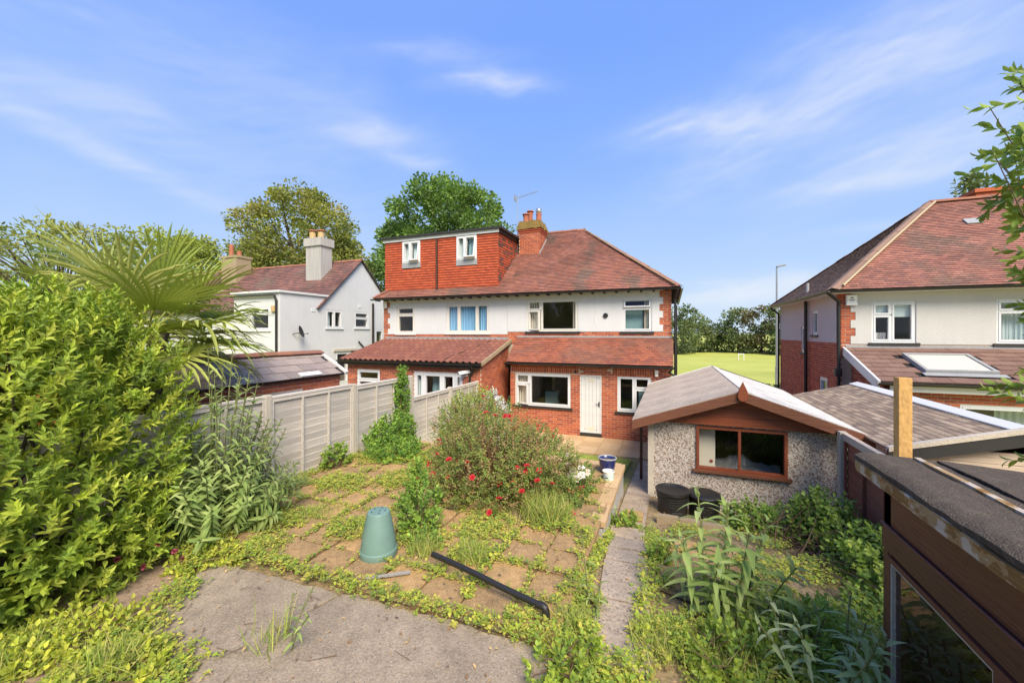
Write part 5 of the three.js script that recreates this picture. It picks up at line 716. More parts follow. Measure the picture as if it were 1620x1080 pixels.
// distant street things
{
  const l = thing('street_lamp', 'tall pale street lamp standing beside the road at the field', 'street lamp', [4.0, 0, -33.6]); l.position.set(6.5, 0, -31.3);
  mesh('column', join([rod([0, 0, 0], [0, 1.2, 0], 0.11, 0.1, 10), rod([0, 1.2, 0], [0, 7.8, 0], 0.075, 0.05, 10)]), M.steel, l); mesh('lamp_head', rbox(0.55, 0.1, 0.22, 0.04).rotateZ(0.2).translate(0.25, 7.85, 0), M.lead, l);
  const gp = thing('gate_pillar', 'low brick gate pillar beside the drive at the road', 'pillar', [3.7, 0, -22.3]); mesh('brick_shaft', B(-0.3, 0.3, 0, 0.75, -0.3, 0.3), M.bricks[2], gp); mesh('cap_stone', rbox(0.7, 0.09, 0.7, 0.02).translate(0, 0.8, 0), M.concretePost, gp);
  const go = thing('goal_posts', 'small white goal frame out on the grass field', 'goal', [8.2, 0, -58]); mesh('frame', join([rod([-0.3, 0, 0], [-0.3, 0.75, 0], 0.05), rod([0.3, 0, 0], [0.3, 0.75, 0], 0.05), rod([-0.34, 0.78, 0], [0.34, 0.78, 0], 0.05)]), M.upvc, go);
}

// ---------------------------------------------------------------- garden objects
{
  const p = thing('plastic_planter', 'upturned green plastic planter on the weedy slabs', 'planter', [-2.93, upG(3.5) + 0.03, -3.52], 0.4);
  mesh('body', lathe([[0.185, 0.075], [0.183, 0.09], [0.170, 0.2], [0.140, 0.36], [0.118, 0.455], [0.108, 0.47], [0, 0.472]], 40), M.greenPlastic, p); mesh('rim', lathe([[0.175, 0.0], [0.196, 0.0], [0.196, 0.07], [0.19, 0.078], [0.182, 0.08]], 40), M.greenPlastic, p);
  for (const [a, r] of [[0, 0.07], [1.2, 0.07], [2.5, 0.075], [3.8, 0.07], [5, 0.068], [0.4, 0.02]]) mesh('drain_hole', new THREE.CylinderGeometry(0.008, 0.008, 0.003, 10).translate(Math.cos(a) * r, 0.4735, Math.sin(a) * r), M.blackPlastic, p);
  const dp = thing('drainpipe', 'fallen black drainpipe with elbow lying on the slabs', 'pipe', [-2.22, upG(3.5), -3.47]);
  mesh('pipe', tube([[0, 0.20, 0], [0.45, 0.19, 0.10], [0.86, 0.165, 0.19], [1.20, 0.15, 0.26]], 0.027, 12, 24), M.blackPlastic, dp); mesh('elbow', tube([[1.18, 0.151, 0.258], [1.245, 0.15, 0.27], [1.262, 0.12, 0.275], [1.265, 0.02, 0.277]], 0.031, 12, 16), M.blackPlastic, dp);
  tag(mesh('wooden_stake', rbox(0.035, 0.02, 0.42, 0.004).rotateY(-0.95).translate(-2.55, 1.06, -3.2), M.greyStone), 'short pale weathered stake lying on the slabs before the planter', 'stake');
  const bp = thing('plant_pot', 'dark blue glazed plant pot on the raised wall corner', 'plant pot', [-1.03, 0.96, -7.12]);
  mesh('body', lathe([[0, 0], [0.10, 0], [0.125, 0.12], [0.15, 0.26], [0.153, 0.28], [0.14, 0.28], [0.12, 0.22], [0.10, 0.03], [0, 0.03]], 36), M.blueGlaze, bp); mesh('rim', new THREE.TorusGeometry(0.15, 0.013, 10, 40).rotateX(Math.PI / 2).translate(0, 0.285, 0), M.lead, bp); mesh('compost', new THREE.CylinderGeometry(0.125, 0.12, 0.02, 24).translate(0, 0.225, 0), M.soil, bp);
  const bk = thing('bucket', 'small white plastic bucket in front of the blue pot', 'bucket', [-0.96, 0.975, -6.78]);
  mesh('body', lathe([[0, 0], [0.082, 0], [0.094, 0.15], [0.1, 0.152], [0.1, 0.165], [0.09, 0.165], [0.078, 0.01], [0, 0.01]], 30), M.ivory, bk); mesh('label_band', lathe([[0.0842, 0.02], [0.0925, 0.12]], 30), M.blind, bk); mesh('slot', rbox(0.05, 0.012, 0.004, 0.001).translate(-0.02, 0.07, 0.089), M.blackPlastic, bk);
  const mkBin = (pos, label, turn, open) => {
    const b = thing('dustbin', label, 'bin', pos, turn, 'black bins beside the garage wall');
    mesh('body', lathe([[0, 0], [0.2, 0], [0.215, 0.06], [0.235, 0.42], [0.245, 0.5], [0.262, 0.51], [0.262, 0.545], [0.245, 0.55], [0.23, 0.54], [0.225, 0.42], [0.2, 0.03], [0, 0.03]], 40), M.blackPlastic, b);
    const ld = mesh('lid', lathe(open ? [[0, 0.50], [0.2, 0.505], [0.238, 0.55], [0.268, 0.565], [0.272, 0.555], [0.25, 0.53], [0, 0.485]] : [[0, 0.60], [0.1, 0.595], [0.2, 0.58], [0.262, 0.555], [0.27, 0.53], [0.25, 0.53], [0, 0.57]], 40), M.blackPlastic, b);
    mesh('hatch', join([rbox(0.16, 0.13, 0.02, 0.005).translate(0, 0.2, 0.228), rbox(0.22, 0.02, 0.03, 0.004).translate(0, 0.125, 0.235)]), M.blackPaint, b); mesh('handle', tube([[-0.11, 0.2, 0.235], [-0.12, 0.14, 0.26], [0.12, 0.14, 0.26], [0.11, 0.2, 0.235]], 0.008, 6), M.steel, b); for (let i = 0; i < 5; i++) mesh('rib', new THREE.TorusGeometry(0.222 + i * 0.005, 0.006, 6, 40).rotateX(Math.PI / 2).translate(0, 0.3 + i * 0.04, 0), M.blackPlastic, b);
    return b;
  };
  mkBin([0.02, 0.27, -7.18], 'open black bin with sunken lid at the garage corner', 0.3, true); mkBin([0.50, 0.22, -7.32], 'black bin with flat closed lid under the garage window', 0.2, false);
  const kb = site('stone_edging', 'broken stone edging in front of the black bins', 'edging', [0.2, 0.4, -6.5]); for (let i = 0; i < 3; i++) { const g = new THREE.BoxGeometry(0.3, 0.17, 0.09, 5, 3, 2); const p = g.attributes.position; for (let k = 0; k < p.count; k++) { const n = fbm(p.getX(k) * 9 + i * 5, p.getY(k) * 9 + p.getZ(k) * 5, 3, 841) - 0.5; p.setXYZ(k, p.getX(k) + n * 0.02, p.getY(k) + n * 0.03, p.getZ(k) + n * 0.02); } g.computeVertexNormals(); mesh('stone', g.translate(-0.05 + i * 0.31, 0.56, -6.55 + i * 0.03), M.tanRender, kb); }
  tag(mesh('broken_plank', rbox(0.05, 0.025, 0.5, 0.004).rotateY(0.5).rotateX(0.2).translate(-0.62, 0.64, -6.0), M.barge), 'reddish broken plank leaning in the gap behind the path', 'plank');
}

// ---------------------------------------------------------------- plants
function leafGeo(w = 0.35, bend = 0.25, fold = 0.12, seg = 4, peak = 0.42) {   // lies along +x, faces +y
  const p = [], idx = [];
  for (let i = 0; i <= seg; i++) { const t = i / seg, h = Math.max(0.02, Math.pow(Math.sin(Math.PI * Math.pow(t, Math.log(0.5) / Math.log(peak))), 0.9)) * w / 2 * (i === seg ? 0 : 1), y = -bend * t * t + 0.12 * t; p.push(t, y + fold * h * 2, -h, t, y, 0, t, y + fold * h * 2, h); }
  for (let i = 0; i < seg; i++) { const a = i * 3; idx.push(a, a + 1, a + 3, a + 1, a + 4, a + 3, a + 1, a + 2, a + 4, a + 2, a + 5, a + 4); }
  const g = new THREE.BufferGeometry(); g.setAttribute('position', new THREE.Float32BufferAttribute(p, 3)); g.setIndex(idx); g.computeVertexNormals(); g.setAttribute('uv', new THREE.Float32BufferAttribute(new Float32Array(p.length / 3 * 2), 2));
  return g;
}
const LG = { laurel: leafGeo(0.36, 0.18, 0.25), lance: leafGeo(0.30, 0.9, 0.2, 6, 0.4), small: leafGeo(0.62, 0.2, 0.15, 3), round: leafGeo(0.85, 0.25, 0.2, 3, 0.5), blade: leafGeo(0.03, 0.6, 0.1, 4, 0.3), tree: leafGeo(0.75, 0.2, 0.1, 2, 0.5), oval: leafGeo(0.42, 0.25, 0.2, 4, 0.55), dry: leafGeo(0.6, -0.3, 0.4, 2) };
const UP = V(0, 1, 0), LEAF = 1.75;
function place(m4, p, d, s, up = UP) { const x = d.clone().normalize(), z = x.clone().cross(up); if (z.lengthSq() < 1e-4) z.set(0, 0, 1); z.normalize(); const y = z.clone().cross(x); return m4.makeBasis(x.multiplyScalar(s), y.multiplyScalar(s), z.multiplyScalar(s)).setPosition(p); }
function scatter(name, parent, geo, mat, items) {
  const im = new THREE.InstancedMesh(geo, mat, items.length), m = new THREE.Matrix4(), c = new THREE.Color();
  items.forEach((it, i) => { im.setMatrixAt(i, place(m, it.p, it.d, it.s, it.u)); im.setColorAt(i, c.setRGB(...it.c.map((k) => Math.min(0.8, k * LEAF)))); });
  im.name = parent === scene ? numbered(name) : name; add(parent, im); return stuff(im);
}
// as scatter, but the nearest 300 leaves in view are pieces of their own
function leafPieces(parent, geo, mat, items, max = 300) {
  const fw = V(0, 0, -1).applyEuler(camera.rotation), rt = V(1, 0, 0).applyEuler(camera.rotation), seen = [];
  items.forEach((it, i) => { const q = it.p.clone().sub(camPos), d = q.dot(fw); if (d > 0.3 && Math.abs(q.dot(rt) / d) < 1.25 && q.y / d < 0.82 && q.y / d > -0.86) seen.push([q.length(), i]); });
  seen.sort((a, b) => a[0] - b[0]); const near = new Set(seen.slice(0, max).map((s) => s[1])), pal = [], m4 = new THREE.Matrix4();
  const shade = (c) => { let best = null, bd = 1e9; for (const p of pal) { const e = Math.hypot(...p.c.map((k, j) => k - c[j])); if (e < bd) { bd = e; best = p; } } if (!best || (bd > 0.025 && pal.length < 8)) { const m = mat.clone(); m.color = C3(c.map((k) => Math.min(0.8, k * LEAF))); best = { c, m }; pal.push(best); } return best.m; };
  for (const i of near) { const it = items[i], m = new THREE.Mesh(geo, shade(it.c)); m.name = 'leaf'; place(m4, it.p, it.d, it.s, it.u).decompose(m.position, m.quaternion, m.scale); add(parent, m); }
  return scatter('leaves', parent, geo, mat, items.filter((_, i) => !near.has(i)));
}
const sphereDir = (r) => { const z = 2 * r() - 1, a = 2 * Math.PI * r(), q = Math.sqrt(1 - z * z); return V(q * Math.cos(a), z, q * Math.sin(a)); };
const pick = (l, r) => l[Math.floor(r() * l.length)];
// points spread through a few overlapping ellipsoids, mostly near the outside; gives position and outward direction
function volume(ells, n, r, shell = 0.75, rough = 0.22, seed = 1, minY = -9) {
  const out = [], tot = ells.map(([, q]) => Math.cbrt(q[0] * q[1] * q[2]) ** 2), sum = tot.reduce((a, b) => a + b); let guard = 0;
  while (out.length < n && guard++ < n * 30) {
    let k = r() * sum, i = 0; while (k > tot[i] && i < ells.length - 1) k -= tot[i++];
    const [c, q] = ells[i], d = sphereDir(r), nz = fbm(d.x * 2.2 + i * 7 + 20, d.y * 2.2 + d.z * 2.9 + 20, 3, seed), rad = (1 - rough + 2 * rough * nz) * (r() < shell ? 1 - 0.16 * r() : Math.cbrt(r()) * 0.9);
    const p = V(c[0] + d.x * q[0] * rad, c[1] + d.y * q[1] * rad, c[2] + d.z * q[2] * rad); if (p.y < minY) continue;
    let buried = false; ells.forEach(([e, f], j) => { if (j !== i && ((p.x - e[0]) / f[0]) ** 2 + ((p.y - e[1]) / f[1]) ** 2 + ((p.z - e[2]) / f[2]) ** 2 < 0.45) buried = true; });
    if (buried && r() < 0.85) continue;
    out.push([p, V(d.x / q[0], d.y / q[1], d.z / q[2]).normalize()]);
  }
  return out;
}
// leaves set round short shoots
function shoots(pts, r, { len = 0.2, leaves = 9, size = 0.08, sj = 0.3, up = 0.6, open = 0.9, cols, droop = 0, pairs = false }) {
  const items = [];
  for (const [p, n] of pts) {
    const dir = n.clone().multiplyScalar(0.7).addScaledVector(UP, up).addScaledVector(sphereDir(r), 0.45).normalize(), a = dir.clone().cross(sphereDir(r)).normalize(), b = dir.clone().cross(a), L = len * (0.7 + 0.6 * r()), col = pick(cols, r), f = 0.82 + 0.36 * r();
    for (let k = 0; k < leaves; k++) { const t = (k + 0.4) / leaves, ang = pairs ? (k % 2) * Math.PI + Math.floor(k / 2) * 1.57 : k * 2.4 + r(), o = open * (1.15 - 0.7 * t) + (r() - 0.5) * 0.3, rd = a.clone().multiplyScalar(Math.cos(ang)).addScaledVector(b, Math.sin(ang)), d = dir.clone().multiplyScalar(Math.cos(o)).addScaledVector(rd, Math.sin(o)).addScaledVector(UP, -droop * (0.5 + r())); items.push({ p: p.clone().addScaledVector(dir, (t - 0.8) * L), d, s: size * (1 - sj / 2 + sj * r()) * (1.1 - 0.35 * t), c: tint(col, f * (0.85 + 0.3 * r())), u: dir }); }
  }
  return items;
}
function stems(name, parent, from, tips, mat, r0, r1, r, bow = 0.15) { const list = tips.map(([p]) => { const f = V(from[0] + gauss(r) * from[3], from[1], from[2] + gauss(r) * from[3]), m = f.clone().lerp(p, 0.5).add(V(gauss(r) * bow, bow * 0.6, gauss(r) * bow)); const c = new THREE.CatmullRomCurve3([f, m, p]); const g = new THREE.TubeGeometry(c, 6, 1, 5, false), q = g.attributes.position, P = new THREE.Vector3(); for (let i = 0; i < q.count; i++) { const t = Math.floor(i / 6) / 6; c.getPointAt(t, P); const k = mix(r0, r1, t); q.setXYZ(i, P.x + (q.getX(i) - P.x) * k, P.y + (q.getY(i) - P.y) * k, P.z + (q.getZ(i) - P.z) * k); } return g; }); return mesh(name, join(list), mat, parent); }

function tree(name, label, base, trunkTop, ells, { seed, clumps = 90, per = 130, clump = 0.9, size = 0.28, cols, group, tr = 0.35, geo = LG.tree, limbs = 26, up = 0.25, shell = 0.75, flat = 0.7, tint2 = 0.3 }) {
  const r = rng(seed), t = site(name, label, 'tree', base, group), cs = volume(ells, clumps, r, shell, tr, seed), items = [];
  for (const [p, n] of cs) { const f = 1 - tint2 / 2 + tint2 * r(), col = pick(cols, r), R0 = clump * (0.6 + 0.7 * r()); for (let k = 0; k < per; k++) { const o = sphereDir(r).multiplyScalar(R0 * Math.pow(r(), 0.45)); o.y *= flat; const d = o.clone().normalize().addScaledVector(n, 0.5).addScaledVector(sphereDir(r), 0.7).addScaledVector(UP, up - 0.3); items.push({ p: p.clone().add(o), d, s: size * (0.65 + 0.7 * r()), c: tint(col, f * (0.8 + 0.4 * r())), u: o.clone().normalize().addScaledVector(UP, 0.8).addScaledVector(sphereDir(r), 0.5) }); } }
  const top = V(...trunkTop), b = V(...base), h = top.y - b.y, list = [];
  const trunk = tube([[b.x, b.y - 0.2, b.z], [mix(b.x, top.x, 0.4) + h * 0.02, b.y + h * 0.4, mix(b.z, top.z, 0.4)], [top.x, top.y, top.z]], 1, 8, 10), q = trunk.attributes.position, cv = new THREE.CatmullRomCurve3([V(b.x, b.y - 0.2, b.z), V(mix(b.x, top.x, 0.4) + h * 0.02, b.y + h * 0.4, mix(b.z, top.z, 0.4)), top], false, 'centripetal'), P = V(0, 0, 0);
  for (let i = 0; i < q.count; i++) { const u = Math.floor(i / 9) / 10; cv.getPointAt(u, P); const k = h * mix(0.045, 0.018, u); q.setXYZ(i, P.x + (q.getX(i) - P.x) * k, P.y + (q.getY(i) - P.y) * k, P.z + (q.getZ(i) - P.z) * k); } trunk.computeVertexNormals(); mesh('trunk', trunk, M.bark, t);
  const tips = cs.slice(0, limbs); for (const [p] of tips) { const f = cv.getPointAt(0.55 + 0.45 * r()), m = f.clone().lerp(p, 0.55).add(V(gauss(r) * h * 0.03, h * 0.03, gauss(r) * h * 0.03)); list.push(rod(f.toArray(), m.toArray(), h * 0.014, h * 0.008, 5), rod(m.toArray(), p.toArray(), h * 0.008, h * 0.003, 5)); }
  if (list.length) mesh('limbs', join(list), M.bark, t);
  scatter('crown', t, geo, M.leafMatte, items);
  return t;
}
const GREEN = { beech: [[0.16, 0.18, 0.03], [0.19, 0.20, 0.034], [0.13, 0.155, 0.028], [0.21, 0.195, 0.045]], maple: [[0.10, 0.17, 0.028], [0.125, 0.20, 0.034], [0.08, 0.14, 0.026]], lime: [[0.20, 0.24, 0.03], [0.17, 0.21, 0.03], [0.24, 0.26, 0.045]], far: [[0.075, 0.105, 0.032], [0.095, 0.13, 0.038], [0.12, 0.14, 0.042]] };
tree('beech_tree', 'wide olive-green beech tree behind the white house chimney', [-35, 0, -30], [-35, 11, -30], [[[-35, 11.6, -30], [6.0, 6.2, 5.5]], [[-40, 9, -30], [2.6, 3.4, 3]], [[-29.6, 9.5, -30], [2.4, 3.2, 3]], [[-34, 8, -29], [6, 4, 5]]], { seed: 1001, clumps: 330, per: 150, clump: 1.2, size: 0.27, cols: GREEN.beech, limbs: 60, tr: 0.34 });
tree('maple_tree', 'dense dark green maple tree rising behind the red dormer', [-20.3, 0, -34], [-20.3, 12, -34], [[[-20.3, 13.0, -34], [5.0, 5.2, 4.8]], [[-16.8, 11.4, -34], [2.6, 3, 3]], [[-24, 12.4, -34], [2.4, 2.8, 3]], [[-26, 9.5, -34], [2.6, 4, 3]], [[-21, 9, -33], [6, 4, 4]]], { seed: 1011, clumps: 320, per: 150, clump: 1.15, size: 0.30, cols: GREEN.maple, limbs: 50, tr: 0.30 });
tree('lime_tree', 'rounded yellow-green tree behind the fan palm', [-44, 0, -24], [-44, 8, -24], [[[-44, 8.8, -24], [5.0, 4.4, 5]], [[-40.5, 7.6, -24], [2.8, 3.2, 3]], [[-49, 8, -24], [3.4, 3.6, 4]]], { seed: 1021, clumps: 170, per: 130, clump: 1.0, size: 0.26, cols: GREEN.lime, limbs: 30, tr: 0.2 });
tree('ash_tree', 'open feathery tree with bare twig ends above the hedge', [-24.5, 0.3, -9], [-24.5, 5, -9], [[[-25.5, 6.0, -9], [3.6, 2.2, 3]], [[-22, 6.0, -9.5], [2.2, 1.7, 2]], [[-29, 6.4, -8], [3.5, 2, 3]]], { seed: 1031, clumps: 120, per: 75, clump: 0.6, size: 0.19, cols: [[0.15, 0.18, 0.03], [0.18, 0.19, 0.04], [0.11, 0.15, 0.03]], limbs: 90, tr: 0.5, geo: LG.laurel, flat: 0.45 });
tree('garden_tree', 'dark treetop showing over the ridge beside the far red chimney', [15.4, 0, -30], [15.4, 7, -30], [[[15.4, 8.3, -30], [1.5, 3.0, 1.5]]], { seed: 1041, clumps: 40, per: 80, clump: 0.6, size: 0.24, cols: GREEN.far, limbs: 8 });
{
  const r = rng(1051), list = [[-3, 75, 4.3], [1.6, 72, 4.1], [4.4, 78, 3.6], [7.6, 80, 2.7], [10.4, 77, 3.9], [13.6, 76, 4.2], [16.6, 73, 4.3], [20, 76, 4.6]], desc = ['far tree hidden behind the house with the white door', 'tall full green tree beside the house downpipe across the field', 'mid green rounded tree in the row across the field', 'low dark tree at the dip in the row across the field', 'dark green tree behind the goal frame across the field', 'brownish green tree in the row across the field', 'dark dense tree beside the street lamp across the field', 'far field tree behind the cream house corner', 'far field tree hidden behind the cream house'];
  list.forEach(([x, D, h], i) => tree('field_tree', desc[i], [x, 0, -D], [x, h * 1.1, -D], [[[x, h * 0.95, -D], [3.0, h, 2.6]], [[x + gauss(r) * 1.5, h * 0.5, -D + 1], [2.8, h * 0.7, 2]]], { seed: 1100 + i, clumps: 60, per: 60, clump: 0.85, size: 0.36, cols: i === 5 ? [[0.12, 0.095, 0.04], [0.10, 0.09, 0.035]] : i % 3 === 0 ? [[0.09, 0.13, 0.03], [0.07, 0.11, 0.03]] : GREEN.far, limbs: 6, group: 'trees along the far edge of the field' }));
  for (const [x, D, h] of [[-16, -9, 4.6], [-10, -12, 5.2], [-4.5, -13, 4.8], [1.5, -12, 5.0]]) tree('garden_tree', 'leafy tree in the hedge line at the end of the garden', [x, 1, -D], [x, h, -D], [[[x, h + 0.3, -D], [3.2, h * 0.85, 2.4]]], { seed: 1200 + Math.round(x * 3 + 99), clumps: 60, per: 60, clump: 0.9, size: 0.34, cols: GREEN.maple, limbs: 6, group: 'trees at the end of the garden' });
}
// overhanging branches at the right edge
{
  const r = rng(1301), t = site('overhanging_tree', 'leafy tree with oval green leaves overhanging the shed', 'tree', [3.4, 0.4, -4.7]), pts = volume([[[3.35, 4.3, -4.75], [0.75, 2.1, 0.6]], [[3.15, 2.9, -4.5], [0.6, 0.75, 0.5]], [[2.95, 4.9, -4.5], [0.6, 0.7, 0.5]]], 210, r, 0.8, 0.35, 13);
  mesh('trunk', tube([[3.5, 0.2, -4.8], [3.45, 2, -4.75], [3.5, 4, -4.8], [3.4, 5.8, -4.8]], 0.06, 8), M.bark, t); stems('branches', t, [3.47, 2.6, -4.77, 0.03], pts.slice(0, 70), M.stemBrown, 0.012, 0.003, r, 0.25);
  leafPieces(t, LG.oval, M.leaf, shoots(pts, r, { len: 0.42, leaves: 15, size: 0.12, up: 0.1, open: 0.9, cols: [[0.15, 0.21, 0.035], [0.19, 0.25, 0.04], [0.12, 0.18, 0.03]] }));
}
// big evergreen shrub on the left
{
  const r = rng(1311), t = site('laurel_shrub', 'big glossy green evergreen shrub beside the concrete', 'shrub', [-5.6, 0.9, -1.9]), ells = [[[-5.75, 2.35, -2.25], [1.0, 1.55, 1.0]], [[-5.5, 2.2, -1.4], [0.95, 1.65, 0.95]], [[-5.45, 1.5, -1.9], [0.95, 0.9, 1.1]], [[-5.4, 2.0, -0.2], [1.1, 1.9, 1.2]], [[-6.3, 3.1, -2.0], [1.0, 0.9, 1.0]]], pts = volume(ells, 5200, r, 0.64, 0.2, 17, 0.95);
  stems('stems', t, [-5.6, 0.85, -1.6, 0.35], volume(ells, 60, r, 0.3, 0.1, 18, 1.2), M.bark, 0.025, 0.006, r, 0.2);
  leafPieces(t, LG.laurel, M.leaf, shoots(pts, r, { len: 0.18, leaves: 11, size: 0.088, up: 0.55, open: 1.0, cols: [[0.22, 0.28, 0.028], [0.26, 0.31, 0.032], [0.18, 0.24, 0.026], [0.29, 0.32, 0.04], [0.15, 0.21, 0.024]] }));
  const fp = rng(5), blooms = [[-4.75, 1.3, -2.45], [-4.62, 1.22, -2.52], [-4.8, 1.12, -2.35], [-4.68, 1.08, -2.62], [-4.9, 1.25, -2.2]]; for (const b of blooms) { const it = []; for (let k = 0; k < 14; k++) it.push(place(new THREE.Matrix4(), V(...b), sphereDir(fp).addScaledVector(UP, 0.4), 0.035)); mesh('pink_bloom', join(it.map((m) => LG.round.clone().applyMatrix4(m))), leafSolid([0.42, 0.06, 0.12]), t); }
}
// fan palm
{
  const r = rng(1321), t = site('fan_palm', 'fan palm with drooping fingered fronds above the shrubs', 'palm', [-7.3, 0.75, -3.75]), c = V(-7.45, 3.42, -3.7);
  const tk = tube([[-7.3, 0.6, -3.75], [-7.33, 2, -3.73], [-7.3, 3.4, -3.75]], 0.13, 12, 30), q = tk.attributes.position; for (let i = 0; i < q.count; i++) q.setXYZ(i, q.getX(i) + (r() - 0.5) * 0.05, q.getY(i), q.getZ(i) + (r() - 0.5) * 0.05); tk.computeVertexNormals(); mesh('trunk', tk, M.bark, t);
  const mats = [[0.36, 0.43, 0.08], [0.42, 0.46, 0.10], [0.31, 0.39, 0.07], [0.50, 0.50, 0.17]].map((k) => leafSolid(k, 0.5, 0.3));
  const N = 26; for (let i = 0; i < N; i++) {
    const az = i * 2.39996, el = mix(1.15, -0.45, Math.pow(i / (N - 1), 0.8)), dir = V(Math.cos(az) * Math.cos(el), Math.sin(el), Math.sin(az) * Math.cos(el)), pl = rr(0.7, 1.0, r), hub = c.clone().addScaledVector(dir, pl).add(V(0, -0.12 * Math.cos(el), 0)), side = dir.clone().cross(UP).normalize(), nrm = side.clone().cross(dir).normalize(), single = Math.sin(az) > -0.2 && i % 2 === 0 && i < 20, leaflets = [], L0 = rr(0.95, 1.2, r), tw = (r() - 0.5) * 0.5;
    let fr = new Acc(); const nL = 30; for (let k = 0; k < nL; k++) { if (single) fr = new Acc();
      const a = mix(-2.15, 2.15, k / (nL - 1)), L = L0 * (0.62 + 0.38 * Math.cos(a * 0.62)) * rr(0.92, 1.06, r), d0 = dir.clone().multiplyScalar(Math.cos(a)).addScaledVector(side, Math.sin(a)).addScaledVector(nrm, 0.22 * Math.abs(Math.sin(a)) + tw * Math.sin(a)).normalize(), w = 0.019, bendAt = rr(0.45, 0.75, r), sag = rr(0.15, 0.9, r) * (i > 8 ? 1.2 : 0.5); let p = hub.clone(), d = d0.clone(), pw = 0.006; const sg = 6, lf = d0.clone().cross(nrm).normalize();
      for (let s = 0; s < sg; s++) { const u = (s + 1) / sg; if (u > bendAt) d.addScaledVector(UP, -sag * 0.55).normalize(); const p2 = p.clone().addScaledVector(d, L / sg), nw = u > 0.98 ? 0.001 : w * (0.5 + 0.9 * Math.sin(Math.PI * Math.min(0.95, u * 0.85 + 0.1))), ridge = (pp, ww) => pp.clone().addScaledVector(nrm, -ww * 0.55), A = (pp, ww, sg2) => pp.clone().addScaledVector(lf, sg2 * ww).toArray(); fr.quad(A(p, pw, -1), ridge(p, pw).toArray(), ridge(p2, nw).toArray(), A(p2, nw, -1)); fr.quad(ridge(p, pw).toArray(), A(p, pw, 1), A(p2, nw, 1), ridge(p2, nw).toArray()); p = p2; pw = nw; }
      if (single) leaflets.push(fr.build());
    }
    const sg = tube([c.clone().add(V(0, -0.15, 0)).toArray(), c.clone().lerp(hub, 0.5).add(V(0, 0.03, 0)).toArray(), hub.toArray()], 0.014, 6, 8);
    if (single) { const f = mesh('frond', sg, mats[1], t); leaflets.forEach((g) => mesh('leaflet', g, mats[i % 4], f)); } else { const f = mesh('frond', fr.build(), mats[i % 4], t); mesh('stalk', sg, mats[1], f); }
  }
}
